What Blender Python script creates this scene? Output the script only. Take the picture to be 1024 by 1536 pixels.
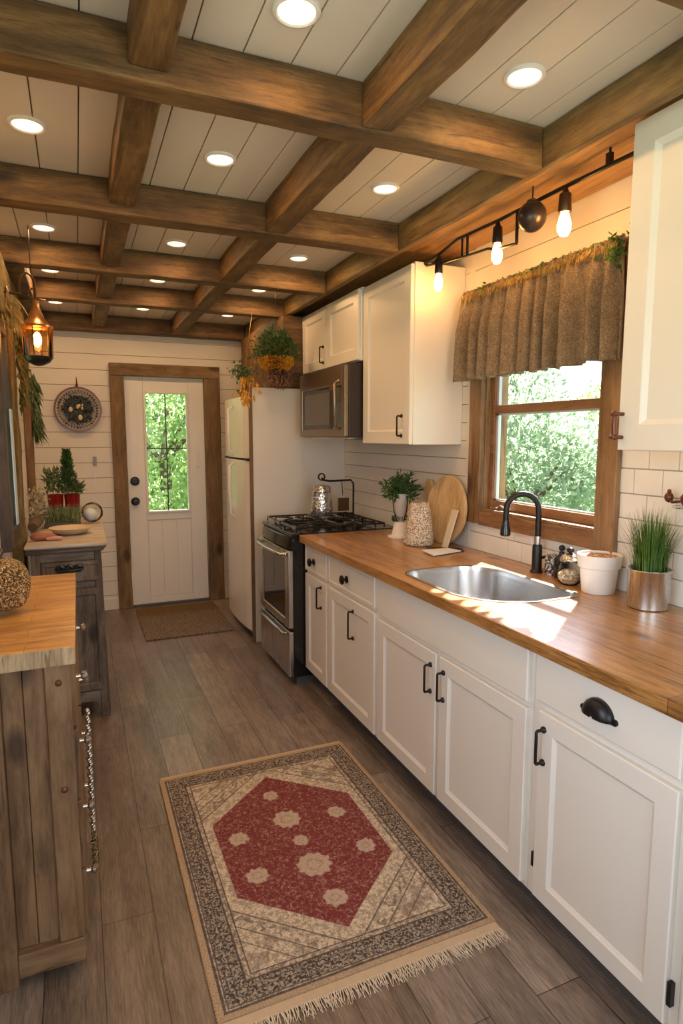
import bpy, bmesh, math, random
from mathutils import Vector, Matrix, noise
random.seed(7)
PI = math.pi
for o in list(bpy.data.objects): bpy.data.objects.remove(o)
S = bpy.context.scene
C = S.collection

# ---------------------------------------------------------------- camera
FPX = 920.0; PITCH = math.radians(7.0); YAW = math.radians(23.2)
cam = bpy.data.cameras.new('camera'); cam_ob = bpy.data.objects.new('camera', cam); C.objects.link(cam_ob)
cam.sensor_fit = 'VERTICAL'; cam.sensor_height = 24.0; cam.lens = 24.0*FPX/1536.0
cam.clip_start = 0.02; cam.clip_end = 200
cam_ob.location = (0, 0, 1.49)
cam_ob.rotation_euler = (PI/2-PITCH, 0, -YAW)
S.camera = cam_ob
# ---------------------------------------------------------------- view
S.view_settings.view_transform = 'Standard'; S.view_settings.look = 'None'
S.view_settings.exposure = -0.10; S.view_settings.gamma = 1.0; S.view_settings.use_curve_mapping = False
# ---------------------------------------------------------------- sky and sun
W = bpy.data.worlds.new('sky'); S.world = W; W.use_nodes = True
wn = W.node_tree.nodes; wl = W.node_tree.links; wn.clear()
sky = wn.new('ShaderNodeTexSky'); sky.sky_type = 'NISHITA'; sky.sun_disc = False
sky.sun_elevation = math.radians(52); sky.sun_rotation = math.radians(60); sky.air_density = 1.0; sky.dust_density = 3.0
bgn = wn.new('ShaderNodeBackground'); bgn.inputs[1].default_value = 0.68
wo = wn.new('ShaderNodeOutputWorld'); wl.new(sky.outputs[0], bgn.inputs[0]); wl.new(bgn.outputs[0], wo.inputs[0])

def light(name, kind, loc, energy, color, direction=None, size=0.1, size_y=None, parent=None, **kw):
    l = bpy.data.lights.new(name, kind); l.energy = energy; l.color = color
    if kind == 'AREA':
        l.size = size
        if size_y: l.shape = 'RECTANGLE'; l.size_y = size_y
        else: l.shape = 'DISK'
    elif kind in ('POINT', 'SPOT'): l.shadow_soft_size = size
    for k, v in kw.items(): setattr(l, k, v)
    o = bpy.data.objects.new(name, l); C.objects.link(o); o.location = loc
    if direction: o.rotation_euler = Vector(direction).to_track_quat('-Z', 'Y').to_euler()
    if parent: o.parent = parent; o.location = Vector(loc)-ORG[parent.name]
    return o
ORG = {}
SUN = (-.56, -.42, -.84)
light('sun', 'SUN', (6, 3, 8), 38.0, (1, .97, .92), SUN, angle=math.radians(1.0))
# fill lamps added outside invented, unseen openings behind the camera
light('fill_rear_opening', 'AREA', (.75, -1.5, 1.45), 37, (.97, .97, 1.0), (0.0, 1, -.08), 1.7, 1.5)
light('fill_left_opening', 'AREA', (-.62, .45, 1.45), 17, (.97, .97, 1.0), (1, .15, -.15), 1.1, 1.0)

# ---------------------------------------------------------------- materials
def sock(node, name): return node.inputs[name]
class Mat:
    def __init__(s, name, rough=.5, metal=0, color=(.8,.8,.8), spec=.5):
        s.m = bpy.data.materials.new(name); s.m.use_nodes = True
        s.n = s.m.node_tree.nodes; s.l = s.m.node_tree.links
        s.b = s.n['Principled BSDF']
        s.b.inputs['Base Color'].default_value = (*color, 1); s.b.inputs['Roughness'].default_value = rough
        s.b.inputs['Metallic'].default_value = metal; s.b.inputs['Specular IOR Level'].default_value = spec
    def add(s, t, **kw):
        n = s.n.new(t)
        for k, v in kw.items(): setattr(n, k, v)
        return n
    def link(s, a, b): s.l.new(a, b)
    def coord(s, scale=(1,1,1), out='Object', loc=(0,0,0)):
        tc = s.add('ShaderNodeTexCoord'); mp = s.add('ShaderNodeMapping')
        s.link(tc.outputs[out], mp.inputs[0]); mp.inputs['Scale'].default_value = scale; mp.inputs['Location'].default_value = loc
        return mp.outputs[0]
    def noise(s, v, scale, detail=4, rough=.55, dist=0):
        n = s.add('ShaderNodeTexNoise'); s.link(v, n.inputs['Vector'])
        n.inputs['Scale'].default_value = scale; n.inputs['Detail'].default_value = detail
        n.inputs['Roughness'].default_value = rough; n.inputs['Distortion'].default_value = dist
        return n.outputs[0]
    def ramp(s, f, stops, interp='LINEAR'):
        r = s.add('ShaderNodeValToRGB'); s.link(f, r.inputs[0]); e = r.color_ramp; e.interpolation = interp
        while len(e.elements) < len(stops): e.elements.new(.5)
        for el, (p, c) in zip(e.elements, stops): el.position = p; el.color = (*c, 1) if len(c) == 3 else c
        return r.outputs[0]
    def math(s, op, a, b=None, c=None, clamp=False):
        n = s.add('ShaderNodeMath', operation=op, use_clamp=clamp)
        for i, x in enumerate((a, b, c)):
            if x is None: continue
            if isinstance(x, (int, float)): n.inputs[i].default_value = x
            else: s.link(x, n.inputs[i])
        return n.outputs[0]
    def mix(s, f, a, b, mode='MIX'):
        n = s.add('ShaderNodeMix', data_type='RGBA', blend_type=mode)
        for i, x in ((0, f), (6, a), (7, b)):
            if isinstance(x, (int, float)): n.inputs[i].default_value = x
            elif isinstance(x, tuple): n.inputs[i].default_value = (*x, 1)
            else: s.link(x, n.inputs[i])
        return n.outputs[2]
    def bump(s, h, strength=.3, dist=.01):
        b = s.add('ShaderNodeBump'); b.inputs['Strength'].default_value = strength; b.inputs['Distance'].default_value = dist
        s.link(h, b.inputs['Height']); s.link(b.outputs[0], s.b.inputs['Normal'])
    def color(s, c): s.link(c, s.b.inputs['Base Color'])
    def rough(s, c): s.link(c, s.b.inputs['Roughness'])

def wood(name, dark, mid, light_, axis='X', scale=1.0, rough=.6, knots=True, bump=.35, grain=1.0, knotcol=None):
    m = Mat(name, rough)
    st = {'X': (.09, 1, 1), 'Y': (1, .09, 1), 'Z': (1, 1, .09)}[axis]
    v = m.coord(tuple(k*scale for k in st))
    big = m.noise(v, 22, 4, .6, .8)
    fine = m.noise(v, 150*grain, 5, .7, .8)
    blot = m.noise(m.coord(tuple(.45*scale if k < 1 else scale for k in st)), 7, 5, .62, .4)
    mixv = m.math('ADD', m.math('MULTIPLY', big, .42), m.math('ADD', m.math('MULTIPLY', fine, .26), m.math('MULTIPLY', blot, .42)))
    c = m.ramp(mixv, [(.42, dark), (.55, mid), (.68, light_)])
    crack = m.ramp(m.noise(v, 46, 3, .5, 1.5), [(.30, (1, 1, 1)), (.36, (0, 0, 0))])
    c = m.mix(m.math('MULTIPLY', crack, .6), c, tuple(x*.45 for x in dark))
    if knots:
        kv = m.add('ShaderNodeTexVoronoi', feature='F1'); sk = {'X': (.45, 1, 1), 'Y': (1, .45, 1), 'Z': (1, 1, .45)}[axis]
        m.link(m.coord(tuple(k*scale for k in sk)), kv.inputs['Vector']); kv.inputs['Scale'].default_value = 5.2
        k = m.ramp(kv.outputs['Distance'], [(.09, (1,1,1)), (.19, (0,0,0))])
        c = m.mix(m.math('MULTIPLY', k, .8), c, knotcol or tuple(x*.35 for x in dark))
    m.color(c); m.bump(m.math('ADD', fine, m.math('MULTIPLY', blot, .5)), bump, .006)
    return m.m
def plain(name, c, rough=.5, metal=0, var=.06, vs=8, bump=0, bs=60, spec=.5):
    m = Mat(name, rough, metal, c, spec)
    v = m.coord(); n = m.noise(v, vs, 3)
    m.color(m.mix(n, tuple(max(0, x*(1-var)) for x in c), tuple(min(1, x*(1+var)) for x in c)))
    if bump: m.bump(m.noise(v, bs, 4), bump, .003)
    return m.m
def glassy(name, tint=(1,1,1), refl=.12, rough=.02):
    m = bpy.data.materials.new(name); m.use_nodes = True; n = m.node_tree.nodes; l = m.node_tree.links
    n.remove(n['Principled BSDF']); t = n.new('ShaderNodeBsdfTransparent'); t.inputs[0].default_value = (*tint, 1)
    g = n.new('ShaderNodeBsdfGlossy'); g.inputs['Roughness'].default_value = rough
    fr = n.new('ShaderNodeLayerWeight'); fr.inputs[0].default_value = refl
    mx = n.new('ShaderNodeMixShader'); l.new(fr.outputs['Fresnel'], mx.inputs[0]); l.new(t.outputs[0], mx.inputs[1]); l.new(g.outputs[0], mx.inputs[2])
    l.new(mx.outputs[0], n['Material Output'].inputs[0]); return m
def emit(name, c, s):
    m = Mat(name, .3, 0, c); m.b.inputs['Emission Color'].default_value = (*c, 1); m.b.inputs['Emission Strength'].default_value = s; return m.m
def leafmat(name, c1, c2, c3=None, scale=14, trans=.3):
    m = bpy.data.materials.new(name); m.use_nodes = True; M_ = Mat.__new__(Mat); M_.m = m; M_.n = m.node_tree.nodes; M_.l = m.node_tree.links; M_.b = M_.n['Principled BSDF']
    v = M_.coord(); n = M_.noise(v, scale, 4, .7); c = M_.ramp(n, [(.35, c1), (.52, c2), (.68, c3 or c2)])
    M_.color(c); M_.b.inputs['Roughness'].default_value = .55
    t = M_.add('ShaderNodeBsdfTranslucent'); M_.link(c, t.inputs[0])
    mx = M_.add('ShaderNodeMixShader'); mx.inputs[0].default_value = trans
    M_.link(M_.b.outputs[0], mx.inputs[1]); M_.link(t.outputs[0], mx.inputs[2]); M_.link(mx.outputs[0], M_.n['Material Output'].inputs[0])
    return m

BD, BM_, BL = (.030,.013,.004), (.128,.063,.018), (.26,.142,.047)
M_beamX = wood('beam_wood_cross', BD, BM_, BL, 'X', 1, .62)
M_beamY = wood('beam_wood_long', BD, BM_, BL, 'Y', 1, .62)
M_beamZ = wood('beam_wood_upright', (.10,.048,.016), (.21,.11,.042), (.33,.19,.08), 'Z', 1, .62)
M_wallbeam = wood('weathered_olive_beam', (.05,.028,.008), (.15,.088,.028), (.28,.18,.062), 'Y', .8, .65)
M_soffit = wood('pale_underboard', (.25,.12,.035), (.42,.23,.08), (.55,.33,.13), 'Y', 1, .55)
M_doorZ = wood('door_frame_wood_upright', (.10,.055,.022), (.19,.115,.052), (.29,.18,.09), 'Z', 1, .65)
M_doorX = wood('door_frame_wood_lintel', (.10,.055,.022), (.19,.115,.052), (.29,.18,.09), 'X', 1, .65)
M_winY = wood('window_wood_rail', (.13,.055,.02), (.25,.12,.05), (.36,.19,.085), 'Y', 1, .45, knots=False)
M_winZ = wood('window_wood_stile', (.11,.055,.022), (.24,.13,.055), (.36,.21,.095), 'Z', 1, .5)
M_side = wood('brown_pine_panel', (.10,.05,.022), (.20,.115,.055), (.30,.185,.095), 'Z', 1.1, .55)
M_sideX = wood('brown_pine_rail', (.10,.05,.022), (.20,.115,.055), (.30,.185,.095), 'X', 1.1, .55)
M_dress = wood('weathered_grey_brown', (.045,.030,.020), (.115,.085,.062), (.22,.175,.135), 'Z', 1.2, .6)
M_dressX = wood('weathered_grey_rail', (.06,.045,.034), (.15,.12,.095), (.28,.235,.19), 'X', 1.2, .6)
M_rustic = wood('olive_rough_timber', (.07,.045,.012), (.20,.13,.04), (.38,.27,.10), 'Z', 1.3, .8, bump=.9)
M_rusticY = wood('olive_rough_plank', (.07,.045,.012), (.20,.14,.045), (.36,.27,.10), 'Y', 1.3, .8, bump=.9)
M_darkcase = wood('dark_casing', (.018,.011,.007), (.05,.032,.022), (.10,.066,.046), 'Z', 1, .45, knots=False)
M_board = wood('light_cutting_board', (.42,.26,.11), (.60,.41,.20), (.74,.55,.31), 'Z', 1, .5)

def butcher(name, axis, c, stave, length=.9):
    m = Mat(name, .38)
    tc = m.add('ShaderNodeTexCoord'); sp = m.add('ShaderNodeSeparateXYZ'); m.link(tc.outputs['Object'], sp.inputs[0])
    cb = m.add('ShaderNodeCombineXYZ')
    if axis == 'Y': m.link(sp.outputs[1], cb.inputs[0]); m.link(sp.outputs[0], cb.inputs[1])
    else: m.link(sp.outputs[0], cb.inputs[0]); m.link(sp.outputs[1], cb.inputs[1])
    br = m.add('ShaderNodeTexBrick'); m.link(cb.outputs[0], br.inputs['Vector']); br.offset = .37
    br.inputs['Scale'].default_value = 1; br.inputs['Brick Width'].default_value = length; br.inputs['Row Height'].default_value = stave
    br.inputs['Mortar Size'].default_value = .0009; br.inputs['Mortar Smooth'].default_value = .3; br.inputs['Bias'].default_value = 0
    br.inputs['Color1'].default_value = (*c[1], 1); br.inputs['Color2'].default_value = (*c[2], 1); br.inputs['Mortar'].default_value = (*c[0], 1)
    st = (1, .08, 1) if axis == 'Y' else (.08, 1, 1)
    v = m.coord(st); fine = m.noise(v, 130, 5, .7, .6); big = m.noise(v, 20, 4, .6, 1.2)
    g = m.ramp(m.math('ADD', m.math('MULTIPLY', fine, .5), m.math('MULTIPLY', big, .5)), [(.37, (.36,.28,.22)), (.5, (.86,.82,.78)), (.63, (1.2,1.18,1.12))])
    col = m.mix(1.0, br.outputs['Color'], g, 'MULTIPLY')
    kv = m.add('ShaderNodeTexVoronoi'); m.link(m.coord((1, .5, 1) if axis == 'Y' else (.5, 1, 1), loc=(.13,.2,.05)), kv.inputs['Vector']); kv.inputs['Scale'].default_value = 4.3
    col = m.mix(m.math('MULTIPLY', m.ramp(kv.outputs['Distance'], [(.07, (1,1,1)), (.15, (0,0,0))]), .8), col, (.08,.035,.014))
    m.color(col); m.bump(m.math('ADD', fine, m.math('MULTIPLY', br.outputs['Fac'], -3)), .12, .004); m.b.inputs['Coat Weight'].default_value = .6; m.b.inputs['Coat Roughness'].default_value = .22
    return m.m
M_counter = butcher('butcher_block_counter', 'Y', [(.05,.018,.006), (.37,.175,.046), (.51,.265,.085)], .105)
M_island = butcher('butcher_block_side', 'X', [(.36,.16,.04), (.60,.30,.075), (.68,.37,.105)], .075)

def floor_mat():
    m = Mat('grey_brown_plank_floor', .38)
    tc = m.add('ShaderNodeTexCoord'); sp = m.add('ShaderNodeSeparateXYZ'); m.link(tc.outputs['Object'], sp.inputs[0])
    cb = m.add('ShaderNodeCombineXYZ'); m.link(sp.outputs[1], cb.inputs[0]); m.link(sp.outputs[0], cb.inputs[1])
    br = m.add('ShaderNodeTexBrick'); m.link(cb.outputs[0], br.inputs['Vector']); br.offset = .38
    for k, v in (('Scale', 1), ('Brick Width', 1.15), ('Row Height', .152), ('Mortar Size', .0016), ('Mortar Smooth', .2), ('Bias', 0)): br.inputs[k].default_value = v
    br.inputs['Color1'].default_value = (.150,.115,.092, 1); br.inputs['Color2'].default_value = (.265,.215,.178, 1); br.inputs['Mortar'].default_value = (.05,.035,.025, 1)
    v = m.coord((1, .07, 1)); fine = m.noise(v, 190, 5, .72, .4); big = m.noise(v, 26, 4, .6, .8)
    bl = m.noise(m.coord((1,.4,1)), 5, 5, .65)
    g = m.ramp(m.math('ADD', m.math('MULTIPLY', fine, .5), m.math('ADD', m.math('MULTIPLY', big, .25), m.math('MULTIPLY', bl, .3))), [(.40, (.42,.40,.39)), (.52, (.92,.92,.92)), (.66, (1.6,1.6,1.62))])
    m.color(m.mix(1.0, br.outputs['Color'], g, 'MULTIPLY'))
    m.rough(m.ramp(fine, [(.3, (.27,)*3), (.7, (.46,)*3)]))
    m.bump(m.math('ADD', m.math('MULTIPLY', fine, .6), m.math('MULTIPLY', br.outputs['Fac'], -2)), .18, .004)
    return m.m
M_floor = floor_mat()
M_white = plain('white_shiplap_paint', (.74,.70,.63), .5, var=.03)
M_ceil = plain('white_ceiling_paint', (.68,.605,.51), .55, var=.03)
M_gap = plain('shadow_gap_board', (.22,.17,.12), .8)
M_cab = plain('white_cabinet_paint', (.79,.75,.68), .36, var=.015, vs=3)
M_tile = plain('glazed_white_tile', (.80,.765,.69), .18, var=.06, vs=9)
M_grout = plain('beige_grout', (.58,.52,.43), .8)
M_door = plain('white_door_paint', (.80,.77,.72), .35, var=.015)
M_black = plain('black_iron', (.016,.015,.015), .35, .4)
M_blackgloss = plain('black_enamel', (.012,.012,.013), .14, 0)
M_toe = plain('dark_toe_kick', (.085,.080,.078), .6)
M_fridge = plain('white_fridge_enamel', (.82,.80,.76), .22, var=.01)
M_bronze = plain('bronze_metal', (.14,.08,.04), .3, .8)
M_rust = plain('rust_brown_ceramic', (.13,.035,.015), .25, .2)
M_copper = plain('aged_copper', (.55,.28,.12), .28, .9)
M_lens = emit('lit_lens', (1, .76, .44), 2.6)
M_bulb = emit('lit_filament_bulb', (1, .46, .11), 72)
M_fil = emit('lit_filament', (1, .60, .2), 30)
M_glass = glassy('window_glass')
M_amber = glassy('amber_lantern_glass', (.95, .72, .42), .25)
M_jar = glassy('clear_jar_glass', (.95,.97,.96), .18)
M_soil = plain('dark_soil', (.03,.02,.012), .95, var=.4, vs=60, bump=.8)
M_ceram = plain('white_ceramic', (.80,.77,.73), .3)
M_greyc = plain('grey_white_ceramic', (.62,.61,.59), .35)
M_red = plain('red_enamel', (.24,.010,.008), .2)
M_rubber = plain('black_rubber', (.02,.02,.02), .7)
M_paper = plain('paper', (.72,.72,.72), .6)
def steel():
    m = Mat('brushed_steel', .28, 1, (.62,.60,.57)); v = m.coord((1, 1, .02)); n = m.noise(v, 160, 3)
    m.rough(m.ramp(n, [(.3, (.22,)*3), (.7, (.36,)*3)])); m.color(m.ramp(m.noise(m.coord(), 3, 2), [(.3, (.52,.50,.47)), (.7, (.68,.66,.62))])); return m.m
M_steel = steel()
M_sink = plain('satin_sink_steel', (.58,.57,.56), .24, 1, var=.08, vs=4)
def speckle(name, a, b, c, scale=90, rough=.35, metal=0, bump=.8):
    m = Mat(name, rough, metal); v = m.add('ShaderNodeTexVoronoi'); m.link(m.coord(), v.inputs['Vector']); v.inputs['Scale'].default_value = scale
    sp = m.add('ShaderNodeSeparateColor'); m.link(v.outputs['Color'], sp.inputs[0])
    m.color(m.ramp(sp.outputs[0], [(0, a), (.45, b), (.8, c)], 'CONSTANT')); m.bump(v.outputs['Distance'], bump, .004); return m.m
M_mosaic = speckle('cream_speckled_mosaic', (.34,.22,.12), (.78,.68,.52), (.90,.83,.70), 260, .4)
M_glitter = speckle('gold_glitter', (.10,.055,.02), (.42,.28,.13), (.85,.68,.42), 300, .3, .7, 1.0)
M_burlap_ = Mat('brown_terry_fabric', .95, spec=.1)
_v = M_burlap_.coord(); _n = M_burlap_.noise(_v, 170, 3, .7); _n2 = M_burlap_.noise(_v, 30, 3)
M_burlap_.color(M_burlap_.ramp(M_burlap_.math('ADD', M_burlap_.math('MULTIPLY', _n, .75), M_burlap_.math('MULTIPLY', _n2, .25)), [(.36, (.15,.11,.072)), (.52, (.27,.205,.14)), (.66, (.40,.32,.225))]))
M_burlap_.bump(_n, 1.0, .006); M_burlap = M_burlap_.m
M_leaf = leafmat('dark_green_leaf', (.016,.055,.012), (.055,.125,.028), (.15,.23,.07), 30, .15)
M_leafy = leafmat('grass_blade_green', (.03,.085,.008), (.07,.16,.018), (.16,.27,.04), 20, .25)
M_sprig = leafmat('sprig_grey_green', (.022,.052,.018), (.085,.14,.045), (.24,.28,.13), 35, .15)
M_olive = leafmat('dried_olive_leaf', (.05,.055,.012), (.13,.12,.03), (.26,.21,.07), 25, .2)
M_straw = leafmat('straw', (.22,.13,.04), (.42,.29,.10), (.60,.46,.20), 30, .2)
M_gold = leafmat('golden_dried_flower', (.40,.17,.01), (.85,.45,.04), (.95,.68,.15), 60, .2)
M_plum = leafmat('dried_plum_flower', (.08,.03,.018), (.20,.08,.05), (.58,.40,.25), 70, .1)
M_tree = leafmat('garden_leaf_pale', (.22,.30,.19), (.36,.46,.30), (.52,.60,.42), 3, .5)
M_tree2 = leafmat('garden_leaf_bright', (.20,.32,.10), (.38,.52,.20), (.62,.70,.36), 3, .5)
M_bark = plain('bark', (.12,.08,.05), .9, var=.3, bump=.6, bs=20)
M_lawn = plain('lawn', (.12,.20,.05), .9, var=.4, vs=3, bump=.5)

# ---------------------------------------------------------------- mesh builder
class B:
    def __init__(s): s.bm = bmesh.new()
    def face(s, pts):
        try: return s.bm.faces.new([s.bm.verts.new(p) for p in pts])
        except ValueError: return None
    def hexa(s, p):
        v = [s.bm.verts.new(q) for q in p]
        for f in ((0,3,2,1),(4,5,6,7),(0,1,5,4),(1,2,6,5),(2,3,7,6),(3,0,4,7)): s.bm.faces.new([v[i] for i in f])
        return s
    def box(s, x0, x1, y0, y1, z0, z1):
        return s.hexa([(x0,y0,z0),(x1,y0,z0),(x1,y1,z0),(x0,y1,z0),(x0,y0,z1),(x1,y0,z1),(x1,y1,z1),(x0,y1,z1)])
    def prism(s, poly, axis, a, b):
        def P(u, v, w): return {'X': (w,u,v), 'Y': (u,w,v), 'Z': (u,v,w)}[axis]
        A = [s.bm.verts.new(P(u, v, a)) for u, v in poly]; D = [s.bm.verts.new(P(u, v, b)) for u, v in poly]; n = len(poly)
        s.bm.faces.new(A); s.bm.faces.new(D[::-1])
        for i in range(n): s.bm.faces.new([A[i], D[i], D[(i+1)%n], A[(i+1)%n]])
        return s
    def loft(s, rings, cap0=True, cap1=True, closed=True):
        R = [[s.bm.verts.new(p) for p in r] for r in rings]; n = len(R[0])
        for a, b in zip(R, R[1:]):
            for i in range(n if closed else n-1): s.bm.faces.new([a[i], a[(i+1)%n], b[(i+1)%n], b[i]])
        if cap0: s.bm.faces.new(R[0][::-1])
        if cap1: s.bm.faces.new(R[-1])
        return s
    def lathe(s, prof, c, n=28, axis='Z', cap0=True, cap1=True, sx=1, sy=1):
        rings = []
        for r, h in prof:
            ring = []
            for i in range(n):
                a = 2*PI*i/n; u, v = max(r, 1e-5)*math.cos(a)*sx, max(r, 1e-5)*math.sin(a)*sy
                p = {'Z': (u, v, h), 'X': (h, u, v), 'Y': (v, h, u)}[axis]
                ring.append((c[0]+p[0], c[1]+p[1], c[2]+p[2]))
            rings.append(ring)
        return s.loft(rings, cap0, cap1)
    def cyl(s, p0, p1, r0, r1=None, n=12): return s.tube([p0, p1], [r0, r0 if r1 is None else r1], n)
    def tube(s, pts, r, n=10, cap=True):
        pts = [Vector(p) for p in pts]; R = r if isinstance(r, (list, tuple)) else [r]*len(pts)
        rings = []; up = None
        for i, p in enumerate(pts):
            t = (pts[min(i+1, len(pts)-1)]-pts[max(i-1, 0)]).normalized()
            if up is None: up = t.orthogonal().normalized()
            up = (up-t*up.dot(t))
            up = up.normalized() if up.length > 1e-6 else t.orthogonal().normalized()
            w = t.cross(up)
            rings.append([p+(up*math.cos(2*PI*k/n)+w*math.sin(2*PI*k/n))*R[i] for k in range(n)])
        return s.loft(rings, cap, cap)
    def ball(s, c, r, sc=(1,1,1), sub=3, disp=0, freq=8, seed=0):
        bb = bmesh.new(); bmesh.ops.create_icosphere(bb, subdivisions=sub, radius=1)
        m = {}
        for v in bb.verts:
            d = v.co.normalized(); k = 1+disp*noise.noise(d*freq*.3+Vector((seed, seed*1.7, 0))) if disp else 1
            m[v.index] = s.bm.verts.new((c[0]+d.x*r*sc[0]*k, c[1]+d.y*r*sc[1]*k, c[2]+d.z*r*sc[2]*k))
        for f in bb.faces: s.bm.faces.new([m[v.index] for v in f.verts])
        bb.free(); return s
    def leaf(s, p, d, L, wid, side=None, fold=.25):
        p = Vector(p); d = Vector(d).normalized(); side = (Vector(side) if side else Vector((random.gauss(0,1), random.gauss(0,1), random.gauss(0,1))))
        side = d.cross(side); side = side.normalized() if side.length > 1e-5 else d.orthogonal().normalized()
        nrm = d.cross(side)
        a = s.bm.verts.new(p); b = s.bm.verts.new(p+d*L*.45+side*wid*.5+nrm*wid*fold); e = s.bm.verts.new(p+d*L*.45-side*wid*.5+nrm*wid*fold); t = s.bm.verts.new(p+d*L); m = s.bm.verts.new(p+d*L*.5)
        s.bm.faces.new([a, b, m]); s.bm.faces.new([b, t, m]); s.bm.faces.new([a, m, e]); s.bm.faces.new([m, t, e])
    def build(s, name, mat, parent=None, loc=None, smooth=0, bevel=0, seg=2, label=None, solid=0, subsurf=0):
        me = bpy.data.meshes.new(name)
        if parent is not None: org = ORG[parent.name]
        else: org = Vector(loc) if loc is not None else Vector((0,0,0))
        bmesh.ops.remove_doubles(s.bm, verts=s.bm.verts, dist=1e-6) if smooth else None
        bmesh.ops.recalc_face_normals(s.bm, faces=s.bm.faces)
        bmesh.ops.translate(s.bm, verts=s.bm.verts, vec=-org)
        s.bm.to_mesh(me); s.bm.free(); me.materials.append(mat)
        if smooth:
            me.shade_smooth(); me.set_sharp_from_angle(angle=math.radians(smooth))
        o = bpy.data.objects.new(name, me); C.objects.link(o)
        ORG[o.name] = org.copy()
        if parent is not None: o.parent = parent
        else: o.location = org
        if solid: md = o.modifiers.new('thickness', 'SOLIDIFY'); md.thickness = solid; md.offset = 0
        if bevel: md = o.modifiers.new('bevel', 'BEVEL'); md.width = bevel; md.segments = seg; md.limit_method = 'ANGLE'; md.angle_limit = math.radians(40)
        if subsurf: md = o.modifiers.new('sub', 'SUBSURF'); md.levels = subsurf; md.render_levels = subsurf
        if label: o['label'] = label
        return o
def tag(o, label, cat, group=None):
    o['label'] = label; o['category'] = cat
    if group: o['group'] = group
    return o
def thing(name, loc, label, cat, group=None):
    o = bpy.data.objects.new(name, None); C.objects.link(o); o.location = loc; o.empty_display_size = .05
    ORG[o.name] = Vector(loc); return tag(o, label, cat, group)
def struct(o): o['kind'] = 'structure'; return o
def sempty(name, loc):
    o = bpy.data.objects.new(name, None); C.objects.link(o); o.location = loc; o.empty_display_size = .05; ORG[o.name] = Vector(loc); return struct(o)
def dup(root, loc, label, group=None):
    r = root.copy(); C.objects.link(r); r.location = loc; r['label'] = label; ORG[r.name] = Vector(loc)
    for ch in [c for c in root.children]:
        c = ch.copy(); C.objects.link(c); c.parent = r
        for g in list(ch.children): d = g.copy(); C.objects.link(d); d.parent = c
    return r
def panel_door(b, o, u, v, n, w, h, t=.018, stile=.055, recess=.008, prof=.010):
    """shaker door: o = lower corner on the back plane, u/v across/up, n outward"""
    o, u, v, n = Vector(o), Vector(u), Vector(v), Vector(n)
    def rect(i, d): return [o+u*i+v*i+n*d, o+u*(w-i)+v*i+n*d, o+u*(w-i)+v*(h-i)+n*d, o+u*i+v*(h-i)+n*d]
    b.loft([rect(0, 0), rect(0, t-.003), rect(.003, t), rect(stile, t), rect(stile+.003, t-.003), rect(stile+prof, t-recess)])
    return b
def slab_door(b, o, u, v, n, w, h, t=.018):
    o, u, v, n = Vector(o), Vector(u), Vector(v), Vector(n)
    def rect(i, d): return [o+u*i+v*i+n*d, o+u*(w-i)+v*i+n*d, o+u*(w-i)+v*(h-i)+n*d, o+u*i+v*(h-i)+n*d]
    b.loft([rect(0, 0), rect(0, t-.004), rect(.004, t)]); return b

# ---------------------------------------------------------------- room shell
XL, XR, YN, YB, ZC = -.33, 1.84, -1.3, 5.55, 2.46
struct(B().box(XL-.12, XR+.12, YN-.12, YB+.12, -.06, 0).build('floor', M_floor))
def shiplap(b, plane, c, u0, u1, z0, z1, pitch, out, gap=.004, holes=(), along='u'):
    """boards as boxes on a wall plane; holes are (u0,u1,z0,z1)"""
    z = z0
    while z < z1-.001:
        zt = min(z+pitch, z1)-gap
        cuts = [(u0, u1)]
        for h in holes:
            if z < h[3]-1e-4 and zt > h[2]+1e-4:
                new = []
                # board split vertically where it meets the opening
                for a, e in cuts:
                    if h[0] > a: new.append((a, min(e, h[0])))
                    if h[1] < e: new.append((max(a, h[1]), e))
                    if h[0] >= e or h[1] <= a: pass
                for a, e in cuts:
                    aa, ee = max(a, h[0]), min(e, h[1])
                    if ee > aa:
                        if h[2]-z > .002: addb(b, plane, c, out, aa, ee, z, h[2])
                        if zt-h[3] > .002: addb(b, plane, c, out, aa, ee, h[3], zt)
                cuts = new
        for a, e in cuts: addb(b, plane, c, out, a, e, z, zt)
        z += pitch
def addb(b, plane, c, out, a, e, z, zt):
    c0, c1 = min(c, c+out), max(c, c+out)
    if plane == 'Y': b.box(a, e, c0, c1, z, zt)
    else: b.box(c0, c1, a, e, z, zt)
def wall_with_hole(plane, c0, c1, u0, u1, z0, z1, holes, mat, name):
    b = B()
    hs = sorted(holes)
    def bx(a, e, p, q):
        if e-a > 1e-4 and q-p > 1e-4:
            b.box(a, e, c0, c1, p, q) if plane == 'Y' else b.box(c0, c1, a, e, p, q)
    cur = u0
    for h in hs:
        bx(cur, h[0], z0, z1); bx(h[0], h[1], z0, h[2]); bx(h[0], h[1], h[3], z1); cur = h[1]
    bx(cur, u1, z0, z1)
    return struct(b.build(name, mat))
TH = .012
# far wall (door)
DOOR = (.385, 1.055, 0, 2.0)
w = wall_with_hole('Y', YB+TH, YB+.12, XL-.12, XR+.12, 0, ZC+.1, [DOOR], M_gap, 'wall_far')
b = B(); shiplap(b, 'Y', YB+TH, XL, XR, 0, ZC, .1275, -TH, holes=[DOOR])
b.build('shiplap_boards', M_white, w)
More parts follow.
